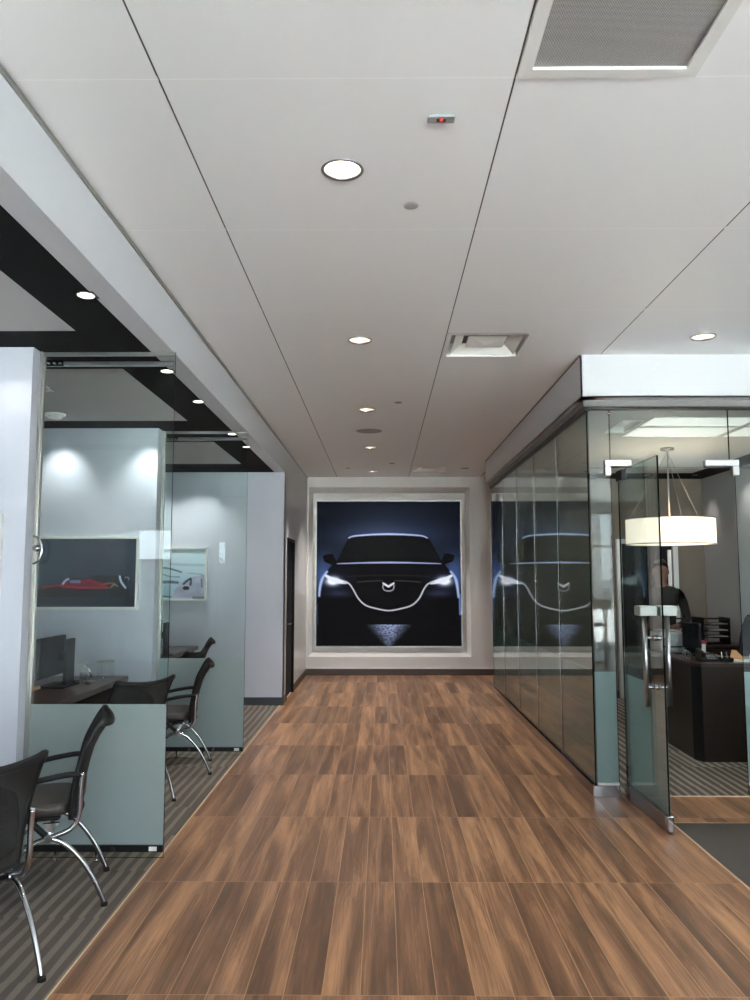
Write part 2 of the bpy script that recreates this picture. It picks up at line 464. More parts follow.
# left bulkhead + office ceilings
sbox('trim_5', 'soffit', XL-.135, XL, -6, 10.3, BZ, CZ+.2)
sbox('trim_6', 'alu', XL-.002, XL+.010, -6, YB, CZ-.022, CZ-.002)
TR = [(-6.0, 1.0), (1.35, 4.29), (5.10, 6.85), (7.95, 9.50)]   # white trays (y0,y1)
XT = -1.712
OLIGHTS = [(-1.445, 3.73), (-1.435, 5.16), (-1.44, 6.08), (-1.44, 7.49), (-1.43, 8.25), (-1.44, 1.9)]
WASH = [(-2.17, 4.41), (-2.98, 4.41), (-2.13, 6.99), (-2.93, 6.99), (-2.38, 9.86), (-2.92, 9.86)]
oh = [(x, y, .042) for x, y in OLIGHTS]
mb = MB(); sheet_with_holes(mb, (XT, XL-.135, -6, 10.3), BZ, oh); 
yy = -6
edges = [-6]+[v for t in TR for v in t]+[10.3]
for a, b in ((1.0, 1.35), (4.29, 5.10), (6.85, 7.95), (9.50, 10.3)):
    sheet_with_holes(mb, (-5, XT, a, b), BZ, oh)
mb.box(-5, XL-.135, -6, 10.3, BZ+.2, BZ+.24)
struct(mb, 'ceiling', 'black')
mb = MB()
for a, b in TR:
    sheet_with_holes(mb, (-5, XT+.01, a-.01, b+.01), BZ+.003, [(-3.0, -2.42, 5.16, 5.74)])
struct(mb, 'ceiling', 'tray')

# left walls
W1, W2, W3 = 4.60, 7.19, 10.28
sbox('wall_left', 'wall', -5.1, -5.0, -6.15, YB, 0, CZ+.3)
def jamb(y):   # end cap of a partition wall
    pass
sbox('wall_partition_1', 'wall_cool', -5, -2.085, W1, W1+.17, 0, BZ)
sbox('wall_partition_2', 'wall_cool', -5, -2.065, W2, W2+.20, 0, BZ)
mb = MB(); mb.box(-5, XL, W3, W3+.15, 0, BZ); struct(mb, 'wall_partition_3', 'wall_cool')
sbox('baseboard_partition_3', 'base_grey', -5, XL+.004, W3-.012, W3, 0, .10)
sbox('baseboard_partition_2', 'base_grey', -5, -2.065, W2-.012, W2, 0, .10)
sbox('baseboard_partition_1', 'base_grey', -5, -2.085, W1-.012, W1, 0, .10)
# corridor wall with black door
DY0, DY1, DZ = 10.62, 11.48, 2.16
mb = MB()
mb.box(XL-.15, XL, W3+.001, DY0, 0, CZ); mb.box(XL-.15, XL, DY1, YB, 0, CZ); mb.box(XL-.15, XL, DY0, DY1, DZ, CZ)
struct(mb, 'wall_corridor', 'satin')
mb = MB(); mb.box(XL, XL+.012, DY1+.03, YB, 0, .10); mb.box(XL, XL+.012, W3, DY0-.03, 0, .10)
struct(mb, 'baseboard_corridor', 'base')
d1 = bpy.data.objects.new('door_1', None); COL.objects.link(d1); d1.location = (XL, (DY0+DY1)/2, 0); d1['kind'] = 'structure'
mb = MB(); mb.box(XL-.06, XL-.02, DY0+.04, DY1-.04, .01, DZ-.04); mb.build('door_panel', 'black_door', d1)
mb = MB()
for a, b in ((DY0, DY0+.04), (DY1-.04, DY1)): mb.box(XL-.10, XL+.012, a, b, 0, DZ)
mb.box(XL-.10, XL+.012, DY0, DY1, DZ-.04, DZ); mb.build('door_frame', 'black_door', d1)
mb = MB(); mb.tube([(XL-.02, DY0+.10, 1.0), (XL+.035, DY0+.10, 1.0), (XL+.04, DY0+.21, 1.0)], .009, smooth=4)
mb.lathe([(.0, .001), (.026, .001), (.026, .008), (0, .008)], (XL-.02, DY0+.10, 1.0), axis='x')
mb.build('door_handle', 'steel', d1)

# back wall with splayed niche
NX0, NX1, NZ0, NZ1 = -1.245, 1.49, .30, 3.155
IX0, IX1, IZ0, IZ1, NYB = -1.19, 1.43, .365, 3.07, 13.58
mb = MB()
mb.box(-5.1, NX0, YB, YB+.3, 0, CZ+.3); mb.box(NX1, 9.1, YB, YB+.3, 0, CZ+.3)
mb.box(NX0, NX1, YB, YB+.3, 0, NZ0); mb.box(NX0, NX1, YB, YB+.3, NZ1, CZ+.2)
o = [(NX0, YB, NZ0), (NX1, YB, NZ0), (NX1, YB, NZ1), (NX0, YB, NZ1)]
i_ = [(IX0, NYB, IZ0), (IX1, NYB, IZ0), (IX1, NYB, IZ1), (IX0, NYB, IZ1)]
for k in range(4): mb.quad(o[k], o[(k+1) % 4], i_[(k+1) % 4], i_[k])
mb.quad(*i_)
struct(mb, 'wall_back', 'wall_back')
sbox('baseboard_back', 'base', XL, 6.0, YB-.014, YB, 0, .105)
sbox('trim_7', 'wall_back', XL, 6.0, YB-.018, YB, .105, .118)

# right bulkhead around the glass office
mb = MB()
mb.box(SX, SX+.012, SY0, SY1, BZ, CZ+.1); mb.box(SX, 9, SY0, SY0+.012, BZ, CZ+.1); mb.box(SX, 6.1, SY1-.012, SY1, BZ, CZ+.1)
struct(mb, 'trim_8', 'soffit')
mb = MB()   # underside and stepped reveal
mb.box(SX, XR+.05, SY0, SY1, BZ, BZ+.01); mb.box(SX, 9, SY0, YF+.05, BZ, BZ+.01)

struct(mb, 'trim_9', 'soffit')
mb = MB(); mb.box(XR-.030, XR+.035, YF-.03, SY1, BZ-.046, BZ); mb.box(XR+.035, 6.0, YF-.03, YF+.03, BZ-.046, BZ); struct(mb, 'trim_12', 'reveal')
# thin dark strip painted as a shadow gap at the edge of the bulkhead
sbox('trim_10', 'seam', SX-.004, SX, SY0, SY1, CZ-.012, CZ-.002)
OCZ = 2.99
VR = (2.10, 2.30, 6.80, 7.42)
PAN = [(2.335, 3.255, 6.68, 7.08), (2.335, 3.255, 7.14, 7.62), (3.305, 4.25, 6.68, 7.08), (3.305, 4.25, 7.14, 7.62)]
OR = [(4.24, 9.6), (4.20, 10.55), (3.55, 10.55), (4.24, 7.9), (2.7, 10.55)]
mb = MB(); sheet_with_holes(mb, (XR+.05, 4.08, YF+.05, 10.35), OCZ, [VR, *PAN])
sheet_with_holes(mb, (4.08, 4.45, YF+.05, 8.2), OCZ, [VR, *PAN])
struct(mb, 'ceiling', 'tray')
mb = MB(); sheet_with_holes(mb, (4.08, 4.45, 8.2, 11.0), OCZ, [(x, y, .042) for x, y in OR])
sheet_with_holes(mb, (XR+.05, 4.08, 10.35, 11.0), OCZ, [(x, y, .042) for x, y in OR])
mb.box(XR, 6, YF, 11.5, OCZ+.22, OCZ+.25)
struct(mb, 'ceiling', 'black')
# office walls
mb = MB(); mb.box(XR+.01, 4.45, 10.95, 11.1, 0, OCZ); struct(mb, 'wall_office_back', 'taupe')
mb = MB(); mb.box(4.45, 4.6, YF+.05, 11.1, 0, OCZ); struct(mb, 'wall_office_side', 'greywall')
sbox('wall_office_end', 'wall_back', XR+.02, 4.6, 11.42, 11.55, 0, BZ)
sbox('wall_office_front', 'wall', 4.6, 9, YF, YF+.15, 0, BZ)
sbox('baseboard_office', 'base', XR+.05, 4.45, 10.938, 10.95, 0, .10)
# dark inner office doorway
d2 = bpy.data.objects.new('door_2', None); COL.objects.link(d2); d2.location = (3.75, 10.95, 0); d2['kind'] = 'structure'
mb = MB(); mb.box(3.30, 3.98, 10.91, 10.948, 0.01, 2.08); mb.build('door_panel', 'black_door', d2)
mb = MB(); mb.box(3.99, 4.06, 10.89, 10.949, 0, 2.15); mb.box(3.22, 3.29, 10.89, 10.949, 0, 2.15); mb.box(3.29, 3.99, 10.89, 10.949, 2.09, 2.15)
mb.build('door_frame', 'alu_light', d2)
mb = MB(); mb.box(3.92, 3.97, 10.895, 10.91, .9, 2.0); mb.build('door_window', 'lens', d2)

# showroom behind and beside the camera; storefront windows invented to supply daylight and reflections
mb = MB(); mb.box(9, 9.1, -6, YB, 0, CZ+.2); struct(mb, 'wall_right', 'wall')
def storefront(n, a, b, axis, c, cols, z0=0, z1=None):
    e = bpy.data.objects.new('window_%d' % n, None); COL.objects.link(e); e['kind'] = 'structure'
    e.location = ((a+b)/2, c, 0) if axis == 'x' else (c, (a+b)/2, 0)
    z1 = z1 or CZ-.20
    f = MB(); p = MB()
    def bx(m, u0, u1, w, z0, z2):
        if axis == 'x': m.box(u0, u1, c-w, c+w, z0, z2)
        else: m.box(c-w, c+w, u0, u1, z0, z2)
    for k in range(cols+1):
        u = a+(b-a)*k/cols; bx(f, max(a, u-.03), min(b, u+.03), .05, z0, z1)
    for z in ((0, .9, 2.3, z1-.06) if z0 == 0 else (z0, z1-.06)):
        bx(f, a, b, .045, z, z+.06)
    f.build('window_frame', 'mullion', e)
    for k in range(cols):
        u = a+(b-a)*k/cols; bx(p, u+.03, u+(b-a)/cols-.03, .004, z0+.06, z1-.06)
    p.build('window_glass', 'gwin', e)
storefront(4, 5.0, 5.3, 'x', -6.07, 1, 1.5, CZ-.2)
mb = MB(); mb.box(-5.1, 9.1, -6.15, -6, CZ-.20, CZ+.2); mb.box(-5.1, -4.82, -6.15, -6, 0, CZ-.2); mb.box(-4.08, -1.4, -6.15, -6, 0, CZ-.2); mb.box(-4.82, -4.08, -6.15, -6, 0, 1.92); mb.box(-4.82, -4.08, -6.15, -6, 2.60, CZ-.2); mb.box(4.85, 5.75, -6.15, -6, 0, 1.5); mb.box(4.85, 5.0, -6.15, -6, 1.5, CZ-.2); mb.box(5.3, 5.75, -6.15, -6, 0, CZ-.2); mb.box(7.6, 9.1, -6.15, -6, 0, CZ-.2); struct(mb, 'wall_front', 'wall')
storefront(1, -1.4, 4.85, 'x', -6.07, 4)
storefront(2, 5.75, 7.6, 'x', -6.07, 2)
storefront(3, -4.82, -4.08, 'x', -6.07, 1, 1.92, 2.60)
mb = MB(); mb.box(-30, 40, -40, -6.16, -.12, -.02); mb.box(9.12, 40, -6.16, 30, -.12, -.02); struct(mb, 'floor_outside', 'concrete')

# ================================================================== THINGS
# ---- glass partitions
def partition(y, xw, label, z_h=2.915):
    t = thing('glass_partition', label, 'glass partition', ((xw-1.265)/2, y, 0), 'frosted glass partitions between the open offices')
    x1 = -1.262
    mb = MB(); mb.box(xw, x1, y-.006, y+.006, .02, BZ-.002)
    o = mb.build('glass_pane', ['glass', 'edge'], t)
    for f in o.data.polygons:
        if abs(f.normal.y) < .5: f.material_index = 1
    mb = MB(); mb.box(xw, x1-.002, y-.0085, y-.0065, .095, .888); mb.build('frosted_film', 'frost', t)
    mb = MB(); mb.box(xw-.014, xw+.001, y-.03, y+.03, 0, BZ-.001); mb.box(xw+.0015, xw+.010, y-.014, y+.014, 0, BZ-.001)
    mb.build('wall_channel', 'alu', t)
    mb = MB(); mb.rbox(xw, x1-.004, y-.018, y+.018, z_h, z_h+.026, .004, 1); h = mb.build('header_rail', 'steel', t)
    mb = MB(); mb.box(xw+.02, xw+.13, y-.026, y-.012, z_h-.006, z_h+.032)
    for k in range(3): mb.lathe([(0, -.006), (.008, -.006), (.008, .0), (0, .001)], (xw+.04+.035*k, y-.026, z_h+.013), 12, axis='y')
    mb.build('bracket', 'chrome', h)
    mb = MB(); mb.box(xw, x1-.004, y-.012, y+.012, BZ-.022, BZ-.001); mb.build('top_channel', 'alu', t)
    mb = MB(); mb.box(xw, x1-.002, y-.014, y+.014, .055, .092); mb.build('bottom_rail', 'blackmetal', t)
    for k, xx in enumerate((xw+.05, xw+.30, xw+.52, x1-.07)):
        mb = MB(); mb.box(xx-.01, xx+(.035 if k == 3 else .015), y-.018, y+.018, .062, .086); mb.build('rail_clamp', 'alu_light' if k == 3 else 'chrome', t)
    for xx in (xw+.18, xw+.42):
        mb = MB(); mb.lathe([(0, 0.002), (.016, .002), (.016, .010), (.006, .016), (.006, .054), (0, .054)], (xx, y, 0), 16); mb.build('levelling_foot', 'chrome', t)
    return t
partition(4.72, -2.07, 'nearest frosted glass partition, clear above, beside the black visitor chairs')
partition(7.35, -2.05, 'second frosted glass partition, farther down the open offices and ahead of the white wall')

# round chrome pull on the jamb
mb = MB()
c = (-2.055, 4.700, 1.79)
mb.tube([(c[0]-.01, c[1]-.035, c[2]+.082), (c[0]+.025, c[1]-.035, c[2]+.060), (c[0]+.042, c[1]-.035, c[2]), (c[0]+.025, c[1]-.035, c[2]-.060), (c[0]-.01, c[1]-.035, c[2]-.082)], .007, smooth=6)
t = thing('door_pull', 'half-round chrome pull on the aluminium channel by the racing car picture', 'handle', c)
mb.build('grip', 'chrome', t)
mb = MB(); mb.lathe([(0, -.03), (.018, -.03), (.022, -.012), (.014, 0), (0, 0)], (c[0], c[1], c[2]+.01), 16, axis='y'); mb.build('boss', 'chrome', t)

# ---- glass office front: long side wall of panes and front panes
t = thing('glass_wall', 'long clear glass wall of the office on the right, reflecting the car poster', 'glass wall', (XR, 8.8, 0))
ys_ = [YF, 7.18, 8.27, 9.36, 10.45, 11.54]
for a, b in zip(ys_, ys_[1:]):
    mb = MB(); mb.box(XR-.006, XR+.006, a+.0016, b-.0016, .08, BZ-.07)
    o = mb.build('glass_pane', ['glass_side', 'edge'], t)
    for f in o.data.polygons:
        if abs(f.normal.x) < .5: f.material_index = 1
    mb = MB(); mb.box(XR+.0065, XR+.0085, a+.002, b-.002, .10, .915); mb.build('frosted_film', 'frost', t)
for y in ys_[1:]:
    mb = MB(); mb.box(XR-.0072, XR+.0072, y-.0014, y+.0014, .08, BZ-.07); mb.build('joint', 'steel', t)
mb = MB(); mb.box(XR-.02, XR+.02, YF, 11.54, .002, .075); mb.build('base_channel', 'chrome', t)
mb = MB(); mb.box(XR-.022, XR+.022, YF-.022, 11.54, BZ-.078, BZ-.047); mb.build('head_channel', 'blackmetal', t)

t = thing('glass_office_front', 'clear glass office front with transom panes around the open glass door', 'glass wall', (2.6, YF, 0))
def fpane(name, x0, x1, z0, z1):
    mb = MB(); mb.box(x0, x1, YF-.006, YF+.006, z0, z1)
    o = mb.build(name, ['glass', 'edge'], t)
    for f in o.data.polygons:
        if abs(f.normal.y) < .5: f.material_index = 1
fpane('sidelight', XR+.010, 1.775, .08, 2.47); fpane('sidelight', 2.735, 4.4, .08, 2.47)
fpane('transom_pane', XR+.010, 1.772, 2.475, BZ-.07); fpane('transom_pane', 1.777, 2.695, 2.475, BZ-.07); fpane('transom_pane', 2.700, 4.4, 2.475, BZ-.07)
for x0, x1 in ((XR+.012, 1.773), (2.737, 4.4)):
    mb = MB(); mb.box(x0, x1, YF+.0065, YF+.0085, .10, .915); mb.build('frosted_film', 'frost', t)
    mb = MB(); mb.box(x0-(.03 if x0 < 2 else 0), x1, YF-.022, YF+.022, .002, .082); mb.build('base_channel', 'chrome', t)
    mb = MB(); mb.box(x0, x1, YF-.012, YF+.012, .083, .099); mb.build('seal', 'white', t)
mb = MB(); mb.box(XR+.0225, 4.4, YF-.022, YF+.022, BZ-.070, BZ-.047); mb.build('head_channel', 'blackmetal', t)
for x0, x1, s in ((1.725, 1.935, 1), (2.50, 2.765, -1)):
    mb = MB()
    mb.rbox(x0, x1, YF-.024, YF+.024, 2.482, 2.535, .005, 1)
    a, b = (x0, x0+.05) if s > 0 else (x1-.055, x1)
    mb.rbox(a, b, YF-.024, YF+.024, 2.41, 2.482, .005, 1)
    p = mb.build('patch_fitting', 'steel', t)
    mb = MB(); mb.box(x0+.06 if s > 0 else x0+.004, x1-.002 if s > 0 else x1-.06, YF-.015, YF+.015, 2.474, 2.482)
    mb.build('gasket', 'blackmetal', p)
mb = MB(); mb.lathe([(0, -.015), (.012, -.015), (.014, 0), (0, 0)], (1.775, YF-.008, BZ-.10), 12, axis='y'); mb.build('bolt', 'chrome', t)

# ---- glass door, open at a right angle towards the corridor
HX, HY = 1.825, YF-.03
t = thing('glass_door', 'frameless glass office door standing open, long tubular pull handles', 'glass door', (HX, HY, 0))
FY = 5.24; dx = 1.838-HX
def dpt(s): return HX+dx*s
mb = MB()
mb.prism([(HX-.006, HY), (HX+.006, HY), (1.838+.006, FY), (1.838-.006, FY)], 'z', .10, 2.44)
o = mb.build('glass_pane', ['glass_dark', 'edge'], t)
for f in o.data.polygons:
    if abs(f.normal.x) < .5: f.material_index = 1
mb = MB(); mb.prism([(HX+.0065, HY-.01), (HX+.0085, HY-.01), (1.838+.0085, FY+.004), (1.838+.0065, FY+.004)], 'z', .11, .905); mb.build('frosted_film', 'frost', t)
mb = MB(); mb.prism([(HX-.022, HY), (HX+.022, HY), (1.838+.022, FY), (1.838-.022, FY)], 'z', .012, .105)
r = mb.build('bottom_rail', 'steel', t)
mb = MB(); mb.rbox(1.838-.024, 1.838+.024, FY-.018, FY+.03, .008, .112, .008, 2); mb.build('end_cap', 'chrome', r)
mb = MB(); mb.rbox(HX-.024, HX+.024, HY-.12, HY, .008, .11, .004, 1); mb.lathe([(0, .0), (.02, .0), (.02, .02), (0, .02)], (HX, HY-.06, 0), 16); mb.build('floor_pivot', 'chrome', r)
mb = MB(); mb.rbox(HX-.022, HX+.022, HY-.14, HY, 2.36, 2.44, .004, 1); mb.build('top_pivot', 'blackmetal', t)
hy = 5.37
for s, x in ((-1, 1.760), (1, 1.912)):
    mb = MB(); mb.tube([(x, hy, .775), (x, hy, 1.385)], .0165, 16, 0)
    h = mb.build('pull_handle', 'steel', t)
    for z in (.90, 1.225):
        mb = MB(); xa, xb = (x, 1.829) if s < 0 else (1.845, x)
        mb.tube([(xa, hy, z), (xb, hy, z)], .011, 12, 0)
        mb.lathe([(0, -.012), (.02, -.012), (.02, .012), (0, .012)], ((1.827 if s < 0 else 1.847), hy, z), 16, axis='x')
        mb.build('standoff', 'chrome', h)
mb = MB()
mb.rbox(1.712, 1.829, hy-.06, hy+.06, 1.372, 1.438, .008, 2); mb.rbox(1.845, 1.965, hy-.06, hy+.06, 1.372, 1.438, .008, 2)
o = mb.build('handle_cap', 'cap', t); o['label'] = 'pale rectangular cap on top of the pull handles'

# ---- poster
def seg_d(px, py, ax, ay, bx, by):
    dx_, dy_ = bx-ax, by-ay; l2 = dx_*dx_+dy_*dy_
    t_ = max(0, min(1, ((px-ax)*dx_+(py-ay)*dy_)/l2)) if l2 else 0
    return sqrt((px-ax-t_*dx_)**2+(py-ay-t_*dy_)**2), t_
def poly_in(px, py, P):
    c_ = False; n = len(P); j = n-1
    for i in range(n):
        if (P[i][1] > py) != (P[j][1] > py) and px < (P[j][0]-P[i][0])*(py-P[i][1])/(P[j][1]-P[i][1])+P[i][0]: c_ = not c_
        j = i
    return c_
def curve(P, k=6):
    Q = []
    for i in range(len(P)-1):
        p0, p1, p2, p3 = [Vector(P[j]) for j in (max(i-1, 0), i, i+1, min(i+2, len(P)-1))]
        for q in range(k):
            t_ = q/k; v = .5*((2*p1)+(-p0+p2)*t_+(2*p0-5*p1+4*p2-p3)*t_*t_+(-p0+3*p1-3*p2+p3)*t_**3); Q.append((v.x, v.y))
    Q.append(tuple(P[-1])); return Q
def strokes_grid(strokes):
    out = []
    for pts, w, col, soft in strokes:
        P = curve(pts); xs_ = [p[0] for p in P]; ys2 = [p[1] for p in P]; m_ = (w if isinstance(w, (int, float)) else max(w))+soft*2.5
        out.append((P, w, col, soft, min(xs_)-m_, max(xs_)+m_, min(ys2)-m_, max(ys2)+m_))
    return out
def apply_strokes(c_, x, y, G):
    for P, w, col, soft, xa, xb, ya, yb in G:
        if not (xa < x < xb and ya < y < yb): continue
        best = 1e9; tb = 0
        n = len(P)-1
        for i in range(n):
            d_, t_ = seg_d(x, y, *P[i], *P[i+1])
            if d_ < best: best = d_; tb = (i+t_)/n
        ww = w if isinstance(w, (int, float)) else w[0]+(w[1]-w[0])*(1-abs(2*tb-1))
        a = 1. if best < ww/2 else exp(-((best-ww/2)/soft)**2)
        c_ = [c_[k]*(1-a)+col[k]*a for k in range(3)]
    return c_
def hash2(a, b):
    v = sin(a*127.1+b*311.7)*43758.5453; return v-math.floor(v)
def vnoise(x, y):
    xi, yi = math.floor(x), math.floor(y); fx, fy = x-xi, y-yi
    fx = fx*fx*(3-2*fx); fy = fy*fy*(3-2*fy)
    a = hash2(xi, yi)*(1-fx)+hash2(xi+1, yi)*fx; b = hash2(xi, yi+1)*(1-fx)+hash2(xi+1, yi+1)*fx
    return a*(1-fy)+b*fy

body = [(200, 212), (215, 202), (300, 196), (370, 194), (440, 196), (520, 202), (540, 212), (585, 296), (600, 312), (625, 345), (645, 380), (655, 430), (668, 470), (668, 650), (72, 650), (74, 500), (84, 430), (92, 385), (112, 345), (145, 308), (158, 296)]
glassp = [(160, 300), (208, 208), (225, 201), (370, 196), (515, 201), (535, 210), (582, 300)]
mirL = [(97, 280), (118, 272), (140, 272), (148, 290), (158, 312), (148, 322), (128, 314), (104, 304)]
mirR = [(740-x, y-2) for x, y in mirL]
G1 = strokes_grid([
    ([(205, 205), (228, 197), (300, 191), (370, 189), (440, 191), (505, 196), (530, 205)], (2, 5), (176, 192, 232), 1.6),
    ([(158, 312), (250, 309), (370, 307), (490, 309), (585, 312)], (1, 5), (158, 168, 212), 1.6),
    ([(116, 345), (98, 372), (88, 405), (84, 445)], (1.5, 5.5), (164, 186, 234), 4),
    ([(626, 345), (644, 372), (652, 405), (657, 450)], (1.5, 5.5), (164, 186, 234), 4),
    ([(240, 388), (290, 384), (345, 382)], 1.2, (66, 58, 54), 1.5), ([(395, 382), (450, 384), (500, 388)], 1.2, (66, 58, 54), 1.5),
    ([(200, 365), (280, 361), (370, 360), (460, 361), (540, 365)], 1, (36, 34, 36), 2),
    ([(112, 362), (140, 378), (170, 386), (196, 390)], (5, 16), (235, 242, 255), 3),
    ([(628, 362), (600, 378), (570, 386), (544, 392)], (5, 16), (235, 242, 255), 3),
    ([(186, 388), (205, 393), (222, 415), (245, 455), (275, 483), (320, 497), (370, 505), (420, 497), (465, 483), (495, 455), (516, 415), (533, 395), (556, 388)], 3.4, (196, 196, 206), 1.5),
    ([(347, 400), (347, 412), (353, 421), (369, 425), (385, 421), (391, 412), (391, 400)], 2.0, (170, 170, 180), 1.2),
    ([(76, 480), (78, 560)], 1, (40, 52, 80), 3), ([(662, 440), (663, 520)], 2, (110, 130, 190), 3),
])
def poster_col(u, v):
    x, y = 72+596*u, 52+598*v
    c_ = [16, 19, 26]
    g_ = exp(-(((x-370)/230)**2+((y-215)/150)**2)); c_ = [c_[k]+g_*(27, 33, 45)[k] for k in range(3)]
    for cx in (100, 640):
        g_ = exp(-(((x-cx)/55)**2+((y-345)/75)**2)); c_ = [c_[k]+g_*(40, 54, 86)[k] for k in range(3)]
    g_ = exp(-(((x-370)/250)**2+((y-190)/40)**2)); c_ = [c_[k]+g_*(12, 17, 28)[k] for k in range(3)]
    if poly_in(x, y, body):
        c_ = [15, 15, 17]
        for cx in (165, 575):
            g_ = exp(-(((x-cx)/55)**2+((y-435)/14)**2)); c_ = [c_[k]+g_*(26, 30, 46)[k] for k in range(3)]
        g_ = exp(-(((x-370)/260)**2+((y-330)/16)**2)); c_ = [c_[k]+g_*(4, 4, 7)[k] for k in range(3)]
    if poly_in(x, y, glassp): c_ = [19, 20, 21]
    if poly_in(x, y, mirL) or poly_in(x, y, mirR): c_ = [17, 17, 19]
    for cx in (140, 600):
        g_ = exp(-(((x-cx)/24)**2+((y-384)/15)**2)*.9); g_ = min(1, g_*1.5); c_ = [c_[k]*(1-g_)+g_*(245, 249, 255)[k] for k in range(3)]
        g_ = exp(-(((x-cx)/60)**2+((y-384)/34)**2)); c_ = [c_[k]+g_*(22, 30, 52)[k] for k in range(3)]
    c_ = apply_strokes(c_, x, y, G1)
    if poly_in(x, y, [(343, 389), (351, 391), (369, 402), (387, 391), (395, 389), (391, 398), (380, 404), (369, 411), (358, 404), (347, 398)]): c_ = [226, 226, 234]
    if 562 < y < 648:
        f = (y-562)/86; hw = 70*(1-f)**.8+12
        d_ = abs(x-370)/hw
        if d_ < 1.25:
            a = max(0, 1-max(0, d_-.3)/.95)*(1-.55*f)*(.35+.9*vnoise(x*.16, y*.42))
            a = min(1, a); c_ = [c_[k]*(1-a)+(164, 180, 226)[k]*a for k in range(3)]
    return c_

def print_mesh(name, m, fn, nu, nv, P00, du_, dv_, parent):
    """grid print: P00 top-left corner, du_ to the right, dv_ downward"""
    me = bpy.data.meshes.new(name); vs, fs, cs = [], [], []
    base = Vector(P00)-world_loc(parent)
    for j in range(nv+1):
        for i in range(nu+1):
            u, v = i/nu, j/nv; vs.append(base+Vector(du_)*u+Vector(dv_)*v)
            cs.append((*lin([max(0, min(255, k)) for k in fn(u, v)]), 1))
    for j in range(nv):
        for i in range(nu):
            a = j*(nu+1)+i; fs.append((a, a+nu+1, a+nu+2, a+1))
    me.from_pydata(vs, [], fs)
    at = me.color_attributes.new('Print', 'FLOAT_COLOR', 'POINT')
    at.data.foreach_set('color', [q for c_ in cs for q in c_])
    me.materials.append(M[m]); o = bpy.data.objects.new(name, me); COL.objects.link(o); o.parent = parent
    return o
PY = 13.525; k_ = PY/13.4
PX0, PX1, PZ0, PZ1 = -1.108*k_, 1.333*k_, 1.63-(1.63-.478)*k_, 1.63+(2.912-1.63)*k_
t = thing('poster', 'huge square backlit poster of a dark car front in the wall niche', 'poster', ((PX0+PX1)/2, PY, PZ0))
mb = MB(); mb.box(PX0-.012, PX1+.012, PY+.001, NYB-.002, PZ0-.012, PZ1+.012); mb.build('light_box', 'alu', t)
print_mesh('print', 'poster', poster_col, 290, 290, (PX0, PY-.002, PZ1), (PX1-PX0, 0, 0), (0, 0, PZ0-PZ1), t)
mb = MB(); w_ = .009
for b_ in ((PX0-w_, PX0, PZ0-w_, PZ1+w_), (PX1, PX1+w_, PZ0-w_, PZ1+w_), (PX0, PX1, PZ0-w_, PZ0), (PX0, PX1, PZ1, PZ1+w_)):
    mb.box(b_[0], b_[1], PY-.008, PY+.004, b_[2], b_[3])
mb.build('frame', 'alu', t)

# ---- framed pictures
def picture(name, label, x0, x1, z0, z1, y, fn, nu, nv, fw=.024):
    t = thing(name, label, 'picture', ((x0+x1)/2, y, z0))
    mb = MB()
    mb.box(x0, x1, y-.035, y-.002, z0, z0+fw); mb.box(x0, x1, y-.035, y-.002, z1-fw, z1)
    mb.box(x0, x0+fw, y-.035, y-.002, z0+fw, z1-fw); mb.box(x1-fw, x1, y-.035, y-.002, z0+fw, z1-fw)
    mb.build('frame', 'alu_light', t)
    mb = MB(); mb.box(x0+fw, x1-fw, y-.014, y-.003, z0+fw, z1-fw); mb.build('backing', 'blackmetal', t)
    print_mesh('print', 'picture', fn, nu, nv, (x0+fw, y-.016, z1-fw), (x1-x0-2*fw, 0, 0), (0, 0, z0-z1+2*fw), t)
    return t
G2 = strokes_grid([
    ([(215, 424), (260, 430), (350, 434), (440, 432)], 5, (170, 34, 52), 2), ([(130, 432), (160, 426), (215, 420)], 5, (150, 34, 48), 3),
    ([(405, 418), (440, 412), (465, 412)], 4, (180, 50, 60), 2), ([(222, 415), (236, 398), (248, 392)], 5, (190, 205, 230), 2),
    ([(335, 398), (360, 398), (395, 418)], 7, (150, 24, 44), 2), ([(262, 404), (300, 404)], 9, (110, 135, 180), 3),
    ([(490, 380), (498, 405), (518, 432)], 6, (200, 215, 235), 2), ([(516, 385), (532, 385), (532, 396)], 4, (120, 140, 150), 2),
    ([(450, 432), (465, 418), (480, 425)], 3, (150, 140, 90), 2),
])
carp = [(88, 474), (100, 448), (130, 430), (170, 414), (215, 412), (245, 390), (285, 386), (330, 392), (375, 376), (540, 376), (542, 404), (522, 410), (536, 440), (540, 474)]
def race_col(u, v):
    x, y = 65+502*u, 203+319*v
    k = (1-.35*u)*(1-.25*v)
    c_ = [44*k+14, 58*k+16, 74*k+20]
    if y > 476: c_ = [q*.85 for q in c_]
    if poly_in(x, y, carp): c_ = [28, 28, 34]
    if poly_in(x, y, [(215, 422), (250, 396), (330, 394), (395, 404), (440, 430), (220, 432)]): c_ = [118, 26, 42]
    for cx, r_ in ((188, 33), (475, 35)):
        if (x-cx)**2+(y-446)**2 < r_*r_: c_ = [18, 18, 21]
    return apply_strokes(c_, x, y, G2)
picture('picture', 'framed picture of a red racing car on dark blue ground', -3.22, -2.205, 1.337, 2.0, W2, race_col, 130, 84)
